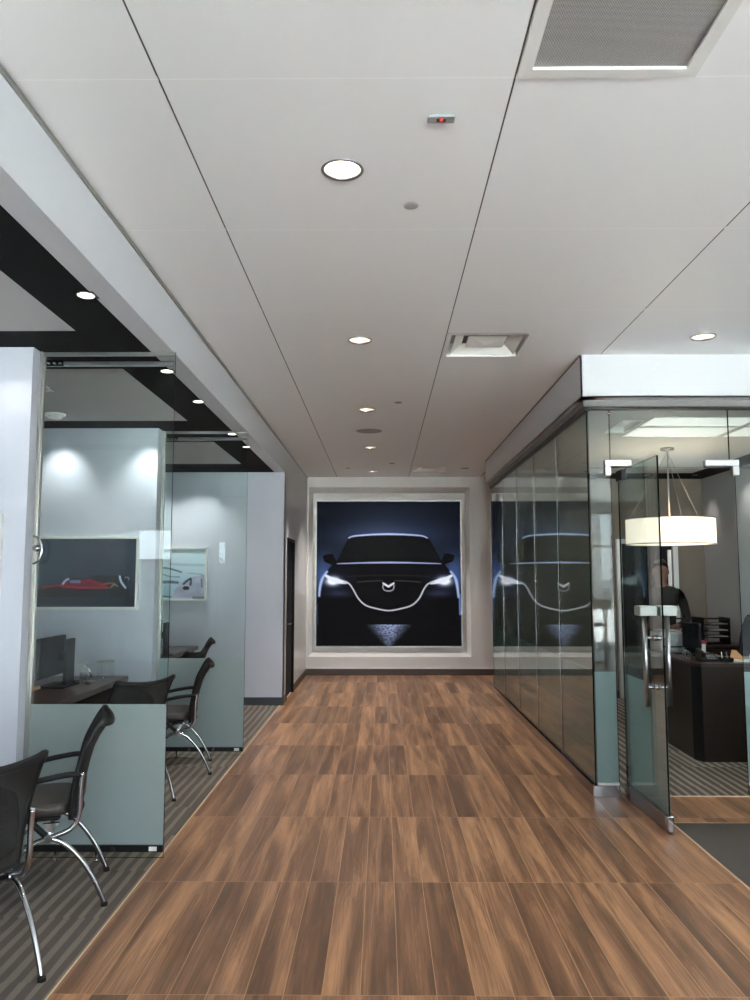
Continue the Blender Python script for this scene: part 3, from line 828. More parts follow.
G3 = strokes_grid([
    ([(70, 258), (130, 256), (190, 262), (260, 284)], 5, (110, 128, 142), 3), ([(190, 232), (260, 236), (400, 240)], 6, (176, 198, 208), 5),
    ([(120, 288), (190, 312), (250, 316)], 3, (130, 148, 160), 2), ([(135, 352), (180, 348), (240, 352)], 12, (112, 124, 140), 3),
    ([(276, 362), (318, 326), (318, 368)], 7, (40, 46, 60), 2), ([(284, 388), (300, 388)], 18, (34, 38, 48), 3),
    ([(75, 380), (90, 405), (110, 440)], 4, (110, 124, 134), 3), ([(90, 448), (150, 442), (200, 446)], 5, (120, 134, 140), 3),
    ([(300, 290), (390, 300)], 2, (150, 170, 184), 2), ([(385, 330), (388, 380)], 4, (120, 120, 150), 3),
])
def snow_col(u, v):
    x, y = -170+575*u, 135+322*v
    c_ = [206-26*v+10*vnoise(x*.02, y*.05), 230-14*v, 238-6*v]
    if poly_in(x, y, [(206, 448), (222, 400), (262, 350), (320, 318), (405, 300), (405, 457), (206, 457)]):
        q = vnoise(x*.03, y*.03); c_ = [172+30*q, 176+30*q, 200+24*q]
    if y > 442 and x > 330: c_ = [128, 132, 140]
    return apply_strokes(c_, x, y, G3)
picture('picture', 'framed pale picture of a snow-coloured car with black mirror', -3.55, -2.27, 1.325, 2.015, W3, snow_col, 120, 70)
picture('picture', 'edge of a framed picture at the left border of the photo', -3.3, -2.215, 1.345, 2.0, W1, race_col, 60, 40)

# ---- chairs
def make_chair():
    r = thing('visitor_chair', '', 'chair', (0, 0, 0))
    hw = .245
    # seat
    mb = MB(); tb = bmesh.new(); bmesh.ops.create_cube(tb, size=1)
    for v in tb.verts: v.co = Vector((.135+v.co.x*.46, v.co.y*.47, .475+v.co.z*.06))
    bmesh.ops.bevel(tb, geom=[e for e in tb.edges if abs((e.verts[0].co-e.verts[1].co).normalized().z) > .9], offset=.07, segments=5, affect='EDGES', profile=.5)
    bmesh.ops.bevel(tb, geom=[e for e in tb.edges if abs((e.verts[0].co-e.verts[1].co).normalized().z) < .1], offset=.02, segments=3, affect='EDGES', profile=.5)
    for f in tb.faces: f.smooth = True
    mb.merge(tb); tb.free(); s = mb.build('seat', 'leather', r)
    mb = MB(); mb.rbox(-.05, .32, -.20, .20, .418, .446, .01, 1); mb.build('seat_pan', 'plastic', s)
    # back: curved mesh panel
    prof = [(-.098, .43), (-.100, .50), (-.108, .58), (-.124, .66), (-.146, .74), (-.172, .795), (-.202, .84), (-.236, .875)]
    def back_pt(i, w, off=0):
        x, z = prof[i]; c_ = 1-w*w
        zt = z+(.025*(w*w) if i == len(prof)-1 else (.012*w*w if i == len(prof)-2 else 0))
        width = hw*(.88+.12*min(1, i/4)) 
        return Vector((x-.045*c_+off, w*width, zt))
    def panel(i0, i1, w0, w1, nw, th, name, m, parent):
        mb = MB(); rows = range(i0, i1+1)
        A = [[mb.bm.verts.new(back_pt(i, w0+(w1-w0)*k/nw, th/2)) for k in range(nw+1)] for i in rows]
        B = [[mb.bm.verts.new(back_pt(i, w0+(w1-w0)*k/nw, -th/2)) for k in range(nw+1)] for i in rows]
        n = len(A)
        for i in range(n-1):
            for k in range(nw):
                for F_ in (A, B):
                    f = mb._f([F_[i][k], F_[i][k+1], F_[i+1][k+1], F_[i+1][k]]); f.smooth = True
        for k in range(nw):
            mb._f([A[0][k], A[0][k+1], B[0][k+1], B[0][k]]); mb._f([A[-1][k], A[-1][k+1], B[-1][k+1], B[-1][k]])
        for i in range(n-1):
            mb._f([A[i][0], A[i+1][0], B[i+1][0], B[i][0]]); mb._f([A[i][-1], A[i+1][-1], B[i+1][-1], B[i][-1]])
        return mb.build(name, m, parent)
    bk = panel(0, 7, -1, 1, 14, .012, 'backrest', 'meshf', r)
    # frame around the back
    mb = MB()
    loop = [back_pt(i, -1) for i in range(8)]+[back_pt(7, w/7) for w in range(-6, 7)]+[back_pt(i, 1) for i in range(7, -1, -1)]+[back_pt(0, w/4) for w in range(3, -4, -1)]
    mb.tube(loop+[loop[0]], .0125, 8, 2); mb.build('back_frame', 'plastic', bk)
    mb = MB()
    mb.tube([back_pt(7, w/6)+Vector((.0, 0, -.01)) for w in range(-6, 7)], .0145, 8, 2); mb.build('head_band', 'plastic', bk)
    for s_ in (-1, 1):
        y = s_*hw
        # chrome side upright from joint back and up
        mb = MB(); mb.tube([(.0, y, .352), (-.055, y, .366), (-.105, y, .388), (-.135, y, .43), (-.142, y, .50), (-.142, y, .58), (-.150, y, .655)], .0125, 10, 5)
        mb.build('side_upright', 'chrome', r)
        # bracket from joint to the seat
        mb = MB(); mb.prism([(-.012, .345), (.016, .345), (.010, .385), (.028, .418), (-.05, .418), (-.028, .39)], 'y', y-.012*1-s_*.012, y+.008-s_*.012)
        mb.tube([(0, y-.02, .350), (0, y+.02, .350)], .020, 14, 0); mb.build('joint_bracket', 'chrome', r)
        # arm
        mb = MB(); mb.tube([(-.148, y, .640), (-.10, y, .648), (-.02, y, .640), (.08, y, .622), (.165, y, .592), (.185, y, .565)], .012, 10, 6, flat=1.2)
        a = mb.build('armrest', 'plastic', r)
        mb = MB(); mb.tube([(.183, y, .575), (.165, y, .535), (.11, y, .46), (.05, y, .40), (.0, y, .350)], .0155, 10, 6, flat=1.0); mb.build('arm_strut', 'plastic', a)
        # legs
        for q, pts in ((-1, [(-.0, .352), (-.075, .318), (-.155, .235), (-.22, .13), (-.272, .012)]), (1, [(.0, .352), (.085, .318), (.170, .235), (.235, .13), (.285, .012)])):
            mb = MB(); mb.tube([(x, y, z) for x, z in pts], .0125, 10, 6)
            l = mb.build('leg', 'chrome', r)
            mb = MB(); mb.lathe([(0, 0.001), (.017, .001), (.017, .016), (.014, .020), (0, .020)], (pts[-1][0], y, 0), 14); mb.build('glide', 'rubber', l)
    mb = MB(); mb.tube([(0, -hw, .352), (0, hw, .352)], .0125, 10, 0); mb.tube([(.24, -.2, .425), (.24, .2, .425)], .01, 8, 0); mb.build('cross_bar', 'blackmetal', r)
    return r
ch = make_chair()
CG = 'black mesh visitor chairs in the open offices'
place(ch, (-1.72, 4.25, 0), radians(198), 'black mesh chair in profile in front of the nearest frosted glass', CG)
place(copy_tree(ch), (-1.745, 3.33, 0), radians(143), 'nearest black mesh chair, cut by the left border, seen from behind', CG)
place(copy_tree(ch), (-1.745, 6.91, 0), radians(192), 'black mesh chair in profile in front of the second frosted glass', CG)
place(copy_tree(ch), (-1.885, 5.91, 0), radians(143), 'black mesh chair behind the nearest frosted glass, only its backrest clear above the frost', CG)
place(copy_tree(ch), (-2.24, 9.30, 0), radians(192), 'farthest black mesh chair in profile, in the last office below the pale picture', CG)
place(copy_tree(ch), (-2.10, 8.02, 0), radians(172), 'black mesh chair turned away in the last office, low backrest beside the farthest monitor', CG)

# ---- desks in the left offices
def left_desk(y0, y1, label, x0=-3.5, x1=-2.27):
    t = thing('office_desk', label, 'desk', ((x0+x1)/2, (y0+y1)/2, 0))
    mb = MB(); mb.rbox(x0, x1, y0, y1, .705, .75, .004, 1); mb.build('desktop', 'desk', t)
    mb = MB(); mb.box(x1-.55, x1-.51, y0+.12, y1-.12, .25, .704); mb.build('modesty_panel', 'desk', t)
    for yy_ in (y0+.06, y1-.10):
        mb = MB(); mb.box(x0+.05, x1-.04, yy_, yy_+.04, .0, .704); mb.build('side_panel', 'desk', t)
left_desk(5.25, W2-.015, 'dark walnut desk against the wall under the racing car picture')
left_desk(8.3, W3-.015, 'dark walnut desk in the last office, partly behind both glass partitions', x1=-2.36)

def monitor(x, y, rz, label, w=.50, zt=.752):
    t = thing('monitor', label, 'monitor', (0, 0, 0))
    mb = MB(); mb.rbox(-.02, .02, -w/2, w/2, .085, .40, .008, 2)
    p = mb.build('screen_housing', 'plastic', t)
    mb = MB(); mb.box(-.0215, -.0205, -w/2+.015, w/2-.015, .10, .385); mb.build('screen', 'screen', p)
    mb = MB(); mb.rbox(.085, .115, .03, .20,   .012, .375, .006, 2); mb.rbox(.02, .09, .08, .16, .20, .27, .006, 1)
    mb.build('stand', 'plastic', t)
    mb = MB(); mb.rbox(-.07, .15, -.10, .24, 0, .014, .006, 2); mb.build('base', 'plastic', t)
    t.location = (x, y, zt); t.rotation_euler = (0, 0, rz)
    return t
monitor(-2.66, 6.42, radians(0), 'black monitor seen from behind on the desk under the racing car picture')
monitor(-2.50, 8.75, radians(0), 'black monitor seen from behind on the farthest left desk')

# things on the desk
def zt(x, y): return (x, y, .7515)
t = thing('glass_jar', 'clear lidded glass jar at the near corner of the left desk', 'jar', zt(-2.39, 6.92))
c = t.location
mb = MB(); mb.lathe([(0, .0), (.072, .0), (.075, .006), (.075, .150), (.071, .155), (.071, .152), (.070, .01), (0, .008)], c, 28); mb.build('body', 'glass_jar', t)
mb = MB(); mb.lathe([(0, .157), (.078, .157), (.078, .165), (.03, .175), (.012, .180), (.012, .190), (.018, .200), (.018, .215), (.010, .222), (0, .222)], c, 28)
mb.build('lid', 'glass_jar', t)
mb = MB(); mb.lathe([(.0745, .150), (.0765, .150), (.0765, .158), (.0745, .158)], c, 28); mb.build('rim', 'steel', t)
t = thing('desk_mirror', 'small tilted chrome stand mirror between monitor and jar on the left desk', 'mirror', zt(-2.46, 6.72)); c = t.location
mb = MB(); tb = bmesh.new(); bmesh.ops.create_cone(tb, cap_ends=True, segments=28, radius1=.052, radius2=.052, depth=.012)
mb.merge(tb, Matrix.Translation(c+Vector((0, 0, .092))) @ Matrix.Rotation(radians(30), 4, 'Z') @ Matrix.Rotation(radians(68), 4, 'Y') @ Matrix.Diagonal((1.2, .75, 1, 1))); tb.free(); mb.build('glass', 'chrome', t)
mb = MB(); mb.tube([c+Vector((.0, 0, .012)), c+Vector((.012, 0, .04)), c+Vector((0.006, 0, .085))], .005, 8, 4); mb.rbox(c.x-.05, c.x+.05, c.y-.04, c.y+.04, c.z, c.z+.012, .004, 1); mb.build('stand', 'steel', t)
t = thing('drinking_glass', 'tall clear glass just right of the left desk monitor', 'glass', zt(-2.56, 6.86)); c = t.location
mb = MB(); mb.lathe([(0, .0), (.030, .0), (.036, .15), (.034, .15), (.028, .008), (0, .008)], c, 20); mb.build('bowl', 'glass_jar', t)
mb = MB(); mb.lathe([(0, .009), (.027, .009), (.030, .07), (0, .07)], c, 20); mb.build('fill', 'plastic_grey', t)
for i, (x, y, m_, lab) in enumerate(((-2.52, 6.60, 'chrome', 'small chrome paper clip dish beside the left desk mirror'), (-2.42, 6.60, 'steel', 'small steel tape roll in front of the jar on the left desk'))):
    mb = MB(); mb.lathe([(0, 0), (.022, 0), (.03, .018), (.026, .03), (.018, .022), (0, .012)], zt(x, y), 16)
    o = mb.build('desk_dish', m_); tag(o, lab, 'dish')
mb = MB(); q = zt(-2.74, 6.22)
mb.rbox(q[0]-.05, q[0]+.06, q[1]-.08, q[1]+.08, q[2]+.001, q[2]+.028, .012, 3); o = mb.build('notepad', 'tan'); tag(o, 'tan pad lying under the left desk monitor', 'notepad')
t = thing('monitor_cable', 'grey looped cable beside the farthest monitor on the left', 'cable', zt(-2.50, 9.35)); q = t.location
mb = MB(); mb.tube([q+Vector(v) for v in ((-.05, -.1, .012), (0, .05, .05), (.06, .12, .055), (.12, .02, .02), (.08, -.06, .012), (.0, .0, .03), (.15, .2, .03))], .005, 6, 6); mb.build('cord', 'plastic_grey', t)

# ---- recessed downlights
def make_down(r, name, label, z, warm=True):
    t = thing(name, label, 'ceiling light', (0, 0, z))
    mb = MB(); mb.lathe([(r*.93, .004), (r*.95, -.004), (r*1.06, -.005), (r*1.10, -.001), (r*1.10, .001)], (0, 0, z), 36); mb.build('trim_ring', 'steel' if r > .06 else 'white', t)
    mb = MB(); mb.lathe([(r*.95, .0), (r*.90, .035), (r*.80, .07), (r*.66, .10), (r*.62, .105)], (0, 0, z), 36); mb.build('reflector', 'reflector', t)
    mb = MB(); mb.lathe([(0, .05 if r > .06 else .006), (r*.45, .052 if r > .06 else .006), (r*.66, .056 if r > .06 else .009), (r*.83, .06 if r > .06 else .012)], (0, 0, z), 24); mb.build('lamp', 'lamp', t)
    return t
def spot(loc, power, ang=110, blend=.7, size=.05, col=(1, .96, .91), aim=None, parent=None):
    l = bpy.data.lights.new('downlight_or_fill_beam', 'SPOT'); l.energy = power; l.spot_size = radians(ang); l.spot_blend = blend
    l.shadow_soft_size = size; l.color = col
    o = bpy.data.objects.new('downlight_or_fill_beam', l); COL.objects.link(o); o.location = loc
    if aim is not None:
        d = Vector(aim)-Vector(loc); o.rotation_euler = d.to_track_quat('-Z', 'Y').to_euler()
    return o
P_MAIN, P_OFF, P_WASH = 44, 9, 9
dl = make_down(LR*.93, 'recessed_downlight', '', CZ)
labs = ['nearest round recessed downlight, above the corridor', 'second round downlight along the corridor ceiling', 'third round downlight along the corridor ceiling',
        'fourth downlight along the corridor, just past the round speaker grille', 'farthest corridor downlight, close to the poster wall']
G_ = 'round recessed downlights in the main ceiling'
for i, (x, y) in enumerate(LIGHTS):
    o = dl if i == 0 else copy_tree(dl); place(o, (x, y, CZ), 0, labs[i], G_); spot((x, y, CZ-.02), P_MAIN*(3.6 if y > 12 else 2.8 if y > 7 else 1))
place(copy_tree(dl), (*LIGHT_R, CZ), 0, 'round downlight in the ceiling right of the others, before the glass office', G_)
spot((*LIGHT_R, CZ-.02), P_MAIN)
for x, y in ((3.5, 2.2), (6.5, 2.6), (6.5, 1), (2.2, .5), (1.5, -1.6), (3.5, -2), (5, -3.5), (.5, -4)):  # unseen fill spots without fixtures, added to bounce light off the showroom floor
    spot((x, y, CZ-.02), P_MAIN*2.6, 84, .5, col=(1, .98, .96))
sl = make_down(.040, 'small_downlight', '', BZ)
labs = ['small bright downlight in the black band, nearest the camera', 'small downlight in the black band just past the nearest glass partition', 'small downlight in the black band, third from the camera',
        'small downlight in the black band just past the second glass partition', 'farthest small downlight in the black band', None]
G_ = 'small downlights in the black ceiling band'
for i, (x, y) in enumerate(OLIGHTS):
    if labs[i]:
        o = sl if i == 0 else copy_tree(sl); place(o, (x, y, BZ), 0, labs[i], G_)
    spot((x, y, BZ-.012), P_OFF, 100, col=(1, .95, .88))
for i, (x, y) in enumerate(WASH):
    wy = [W1, W1, W2, W2, W3, W3][i]
    spot((x, y, BZ-.015), P_WASH*(.5 if i < 2 else 2.0 if i < 4 else 2.6), 92, .9, .03, (1, .97, .93), aim=(x, wy-.02, 1.3))
for i, (x, y) in enumerate(OR):
    spot((x, y, OCZ-.015), 11, 80, .9, .03, (1, .95, .9), aim=(x+(.12 if x > 4.22 else 0), y+(0 if x > 4.22 else .28), 1.3))

# ---- ceiling vents and devices
t = thing('return_air_grille', 'large square perforated return air grille at the top of the photo', 'ceiling vent', ((VENT_BIG[0]+VENT_BIG[1])/2, (VENT_BIG[2]+VENT_BIG[3])/2, CZ))
a, b, c_, d_ = VENT_BIG; f_ = .045
mb = MB()
for q in ((a, b, c_, c_+f_), (a, b, d_-f_, d_), (a, a+f_, c_+f_, d_-f_), (b-f_, b, c_+f_, d_-f_)): mb.box(q[0], q[1], q[2], q[3], CZ-.006, CZ+.012)
mb.build('frame', 'alu_light', t)
mb = MB(); mb.box(a+f_, b-f_, c_+f_, d_-f_, CZ+.004, CZ+.012); mb.build('perforated_panel', 'perf', t)
def diffuser(V, label, zc=CZ, group='square ceiling diffusers'):
    a, b, c_, d_ = V; cx, cy = (a+b)/2, (c_+d_)/2
    t = thing('air_diffuser', label, 'ceiling vent', (cx, cy, zc), group)
    mb = MB(); f_ = .03; w, h = (b-a)/2, (d_-c_)/2
    def ring(s0, z0, s1, z1):
        A = [(cx+sx*w*s0, cy+sy*h*s0, z0) for sx, sy in ((-1, -1), (1, -1), (1, 1), (-1, 1))]
        B = [(cx+sx*w*s1, cy+sy*h*s1, z1) for sx, sy in ((-1, -1), (1, -1), (1, 1), (-1, 1))]
        for k in range(4): mb.quad(A[k], A[(k+1) % 4], B[(k+1) % 4], B[k])
    ring(1, zc-.003, .90, zc-.003); ring(.90, zc-.003, .88, zc+.10)
    mb.build('frame', 'white', t)
    for s0, z0 in ((.80, .0),):
        mb = MB(); ring(s0, zc+z0+.004, s0-.26, zc+z0+.06); mb.build('cone', 'lens', t)
    mb = MB(); ring(.46, zc+.03, .02, zc+.004); mb.build('centre_cone', 'lens', t)
    mb = MB(); mb.box(a, b, c_, d_, zc+.11, zc+.12); mb.build('duct_cover', 'plastic_grey', t)
diffuser(VENT_A, 'square louvred air diffuser in the ceiling ahead of the glass office corner')
diffuser(VENT_B, 'farthest square air diffuser, near the poster wall')
diffuser(VR, 'air diffuser inside the glass office beside its light panels', OCZ)
diffuser((-3.0, -2.42, 5.16, 5.74), 'square vent in the white ceiling tray above the nearest office behind glass', BZ+.003)
for i, V in enumerate(PAN):
    t = thing('light_panel', ['near left', 'far left', 'near right', 'far right'][i]+' of the four flat ceiling light panels inside the glass office', 'ceiling light', ((V[0]+V[1])/2, (V[2]+V[3])/2, OCZ), 'ceiling light panels in the glass office')
    a, b, c_, d_ = V; mb = MB(); mb.box(a+.012, b-.012, c_+.012, d_-.012, OCZ+.004, OCZ+.012); mb.build('diffuser', 'lamp_dim', t)
    mb = MB()
    for q in ((a, b, c_, c_+.012), (a, b, d_-.012, d_), (a, a+.012, c_, d_), (b-.012, b, c_, d_)): mb.box(*q, OCZ-.003, OCZ+.012)
    mb.build('frame', 'white', t)
def disc(name, x, y, z, r, m_, label, cat, h=.006):
    mb = MB(); mb.lathe([(0, -h), (r*.8, -h), (r*.95, -h*.7), (r, -.0005)], (x, y, z), 28); o = mb.build(name, m_); tag(o, label, cat); return o
t = thing('ceiling_speaker', 'round grey speaker grille between the third and fourth corridor downlights', 'speaker', (-.15, 9.10, CZ))
mb = MB(); mb.lathe([(0, -.004), (.150, -.004), (.153, -.001)], t.location, 32); mb.build('grille', 'grey_disc', t)
mb = MB(); mb.lathe([(.153, -.001), (.155, -.006), (.170, -.005), (.173, -.0005)], t.location, 32); mb.build('rim', 'white', t)
disc('ceiling_sprinkler_cover', .135, 3.485, CZ, .034, 'grey_disc', 'small grey round cover behind the nearest downlight', 'sprinkler')
disc('ceiling_sprinkler_cover', .160, 7.60, CZ, .036, 'grey_disc', 'small grey oval cover right of the third downlight', 'sprinkler')
disc('ceiling_sprinkler_cover', .150, 11.75, CZ, .045, 'grey_disc', 'far grey round cover near the last corridor downlight', 'sprinkler')
disc('ceiling_sprinkler_cover', -.53, 12.27, CZ, .04, 'grey_disc', 'tiny far round cover left of the last downlight', 'sprinkler')
disc('ceiling_sensor', 1.30, 12.30, CZ, .07, 'grey_disc', 'round sensor right of the farthest air diffuser', 'sensor')
t = thing('ceiling_warning_lamp', 'small rectangular steel ceiling plate with a red lamp near the top', 'sensor', (.221, 2.785, CZ))
mb = MB(); mb.rbox(.171, .271, 2.762, 2.808, CZ-.012, CZ-.0005, .003, 1); mb.build('plate', 'plastic_grey', t)
mb = MB(); mb.lathe([(0, -.024), (.007, -.022), (.010, -.012), (.010, -.012)], (.221, 2.780, CZ), 14); mb.build('lamp', 'ready', t)
mb = MB(); mb.box(.204, .238, 2.776, 2.792, CZ-.0145, CZ-.0121); mb.build('recess', 'blackmetal', t)
t = thing('smoke_detector', 'white round smoke detector on the ceiling tray behind the nearest glass', 'smoke detector', (-2.76, 6.55, BZ+.003))
mb = MB(); mb.lathe([(0, -.045), (.04, -.045), (.055, -.038), (.06, -.02)], t.location, 28); mb.build('sensor', 'lens', t)
mb = MB(); mb.lathe([(.0, -.019), (.078, -.019), (.085, -.012), (.085, -.001)], t.location, 28); mb.build('base', 'white', t)

# ---- pendant drum lamp
px_, py_, zb, zt_, rr = 3.02, 8.3, 1.97, 2.232, .445
t = thing('pendant_lamp', 'large lit drum pendant lamp hanging inside the glass office', 'pendant lamp', (px_, py_, OCZ))
mb = MB(); mb.lathe([(rr, zb), (rr, zt_), (rr-.006, zt_), (rr-.006, zb), (rr, zb)], (px_, py_, 0), 64); mb.build('lamp_shade', 'shade', t)
mb = MB(); mb.lathe([(0, zb+.012), (rr-.008, zb+.012), (rr-.008, zb+.018), (0, zb+.018)], (px_, py_, 0), 48); mb.build('diffuser', 'shade', t)
mb = MB()
for z in (zb, zt_): mb.lathe([(rr+.003, z-.004), (rr+.003, z+.004), (rr-.008, z+.004), (rr-.008, z-.004), (rr+.003, z-.004)], (px_, py_, 0), 64)
mb.build('shade_rim', 'alu', t)
mb = MB(); mb.lathe([(0, -.03), (.07, -.03), (.072, -.001), (0, -.001)], (px_, py_, OCZ), 28); mb.build('canopy', 'steel', t)
mb = MB(); mb.tube([(px_, py_, OCZ-.03), (px_, py_, zt_-.02)], .008, 10, 0); mb.build('rod', 'steel', t)
for k in range(3):
    a = radians(25+120*k); mb = MB(); mb.tube([(px_, py_, OCZ-.05), (px_+(rr-.01)*cos(a), py_+(rr-.01)*sin(a), zt_)], .0025, 6, 0); mb.build('cable', 'steel', t)
l = bpy.data.lights.new('pendant_bulb', 'POINT'); l.energy = 3; l.color = (1, .88, .7); l.shadow_soft_size = .1
o = bpy.data.objects.new('pendant_bulb', l); COL.objects.link(o); o.location = (px_, py_, 2.11)

# ---- reception desk in the glass office
DT = .862
t = thing('reception_desk', 'dark espresso wood desk with chamfered corner inside the glass office', 'desk', (3.4, 7.6, 0))
mb = MB()
outer = [(2.85, 7.19), (4.20, 7.19), (4.20, 7.85), (3.32, 7.85), (3.32, 8.55), (2.83, 8.55), (2.80, 7.30)]
mb.prism(outer, 'z', 0.002, DT-.028); mb.build('body', 'desk_r', t)
mb = MB(); top = [(2.842, 7.175), (4.21, 7.175), (4.21, 7.86), (3.33, 7.86), (3.33, 8.56), (2.815, 8.56), (2.785, 7.295)]
mb.prism(top, 'z', DT-.026, DT); mb.build('worktop', 'desk', t)
mb = MB(); mb.prism([(2.8465, 7.186), (2.852, 7.186), (2.80, 7.302), (2.795, 7.295)], 'z', .003, DT-.03); mb.build('corner_trim', 'blackmetal', t)
# clutter on it
def deskbox(name, x0, x1, y0, y1, h, m_, label, cat, r=.004):
    mb = MB(); mb.rbox(x0, x1, y0, y1, DT+.001, DT+.001+h, r, 1); o = mb.build(name, m_); tag(o, label, cat); return o
t = thing('desk_phone', 'black desk phone at the corner of the dark office desk', 'phone', (2.95, 7.36, DT))
mb = MB(); mb.prism([(7.30, DT+.001), (7.44, DT+.001), (7.44, DT+.07), (7.30, DT+.02)], 'x', 2.90, 3.06); mb.build('base', 'plastic', t)
mb = MB(); mb.tube([(2.92, 7.30, DT+.06), (2.92, 7.34, DT+.078), (2.92, 7.42, DT+.098), (2.92, 7.46, DT+.085)], .02, 10, 4); mb.build('handset', 'plastic', t)
mb = MB()
for i in range(3):
    for j in range(3): mb.box(2.965+i*.028, 2.985+i*.028, 7.315+j*.03, 7.333+j*.03, DT+.028+j*.0108, DT+.034+j*.0108)
mb.build('keypad', 'plastic_grey', t)
t = thing('pen_tray', 'black tray of white and black pens beside the phone', 'tray', (3.13, 7.36, DT)); 
mb = MB(); mb.box(3.08, 3.19, 7.30, 7.42, DT+.001, DT+.006)
for q in ((3.08, 3.084, 7.30, 7.42), (3.186, 3.19, 7.30, 7.42), (3.08, 3.19, 7.30, 7.304), (3.08, 3.19, 7.416, 7.42)): mb.box(*q, DT+.001, DT+.035)
mb.build('tray_shell', 'plastic', t)
for k in range(4):
    mb = MB(); mb.tube([(3.095+.024*k, 7.32, DT+.016), (3.105+.022*k, 7.36, DT+.085+.01*(k % 2))], .0045, 8, 0); mb.build('pen', ['white', 'plastic', 'steel', 'plastic'][k], t)
t = thing('wire_ball', 'small steel wire ball on the left end of the dark office desk', 'ornament', (2.86, 7.55, DT))
mb = MB()
for k in range(4):
    a = pi*k/4; mb.tube([(2.86+.04*cos(q)*cos(a), 7.55+.04*cos(q)*sin(a), DT+.041+.04*sin(q)) for q in [2*pi*i/14 for i in range(15)]], .0025, 6, 2)
mb.build('wire', 'steel', t)
t = thing('envelope', 'tan envelope propped on white papers on the dark office desk', 'envelope', (3.3, 7.42, DT))
mb = MB(); mb.prism([(3.20, DT+.02), (3.34, DT+.012), (3.32, DT+.035), (3.26, DT+.095), (3.22, DT+.10)], 'y', 7.40, 7.406); mb.build('sheet', 'tan', t)
mb = MB(); mb.prism([(3.26, DT+.095), (3.22, DT+.10), (3.235, DT+.065)], 'y', 7.396, 7.40); mb.build('flap', 'tan', t)
for k, (x0, x1, y0, y1) in enumerate(((3.18, 3.44, 7.28, 7.46), (3.45, 3.62, 7.30, 7.50))):
    mb = MB(); 
    for j in range(4): mb.box(x0+.004*j, x1-.003*j, y0+.003*(j % 2), y1-.004*j, DT+.001+.003*j, DT+.0035+.003*j)
    tag(mb.build('paper_stack', 'paper'), ['loose white papers under the tan envelope', 'white papers right of the tan envelope'][k], 'papers')
t = thing('crumpled_paper', 'crumpled white paper right of the tan envelope', 'paper', (3.40, 7.38, DT+.013))
tb = bmesh.new(); bmesh.ops.create_icosphere(tb, subdivisions=3, radius=.03)
for v in tb.verts: v.co *= .75+.5*vnoise(v.co.x*90+5, v.co.y*90+v.co.z*70)
mb = MB(); mb.merge(tb, Matrix.Translation((3.40, 7.38, DT+.042))); tb.free(); mb.build('wad', 'paper', t)
t = thing('printer', 'light grey printer seen through the glass door handles', 'printer', (2.96, 8.35, DT))
mb = MB(); mb.rbox(2.84, 3.10, 8.22, 8.52, DT+.001, DT+.20, .015, 2); mb.build('housing', 'plastic_grey', t)
mb = MB(); mb.box(2.87, 3.07, 8.212, 8.221, DT+.05, DT+.065); mb.build('slot', 'plastic', t)
mb = MB(); mb.rbox(2.86, 3.08, 8.24, 8.48, DT+.202, DT+.222, .008, 1); mb.build('lid', 'plastic_grey', t)
o = monitor(3.06, 7.93, radians(20), 'black monitor on the dark office desk, angled beside the person', .30, DT+.001)
o.scale = (.8, .8, .8)
t = thing('card_box', 'white carton with a red lid behind the office desk monitor', 'box', (3.27, 8.3, DT))
mb = MB(); mb.rbox(3.20, 3.32, 8.24, 8.36, DT+.001, DT+.085, .003, 1); mb.build('carton', 'paper', t)
mb = MB(); mb.rbox(3.18, 3.325, 8.22, 8.38, DT+.086, DT+.115, .003, 1); mb.build('lid', 'red', t)

# credenza with letter trays
t = thing('credenza', 'low dark cabinet behind the office chair, carrying letter trays', 'cabinet', (3.9, 10.0, 0))
mb = MB(); mb.box(3.45, 4.42, 9.70, 10.25, .05, .78); mb.box(3.50, 4.38, 9.75, 10.2, 0.002, .05); mb.build('body', 'desk_r', t)
mb = MB(); mb.rbox(3.43, 4.44, 9.68, 10.26, .781, .81, .004, 1); mb.build('top', 'desk', t)
for k in range(2):
    mb = MB(); mb.box(3.47+.47*k, 3.92+.47*k, 9.682, 9.699, .08, .76); d_ = mb.build('door', 'desk_r', t)
    mb = MB(); mb.tube([(3.88+.09*k, 9.672, .45), (3.88+.09*k, 9.672, .60)], .006, 8, 0); mb.build('handle', 'steel', d_)
for s_ in range(2):
    x0 = 3.58+.34*s_
    t = thing('letter_tray', ['left black stack of letter trays with white papers on the low cabinet', 'right black stack of letter trays beside the office chair back'][s_], 'tray', (x0+.15, 9.9, .811))
    mb = MB()
    for x in (x0, x0+.316): mb.box(x, x+.004, 9.76, 10.08, .812, 1.135)
    mb.build('side_panel', 'plastic', t)
    for k in range(5):
        z = .815+.075*k; mb = MB(); mb.box(x0+.004, x0+.316, 9.76, 10.08, z, z+.006); mb.box(x0+.004, x0+.316, 9.757, 9.76, z, z+.016); mb.build('shelf', 'plastic', t)
        if k in (1, 2, 3):
            mb = MB(); mb.box(x0+.03+.02*k, x0+.29, 9.765, 10.05, z+.017, z+.026); tag(mb.build('paper_pile', 'paper'), 'white papers on shelf %s of the %s letter trays' % (['', 'two', 'three', 'four'][k], ['left', 'right'][s_]), 'papers', 'papers in the letter trays')

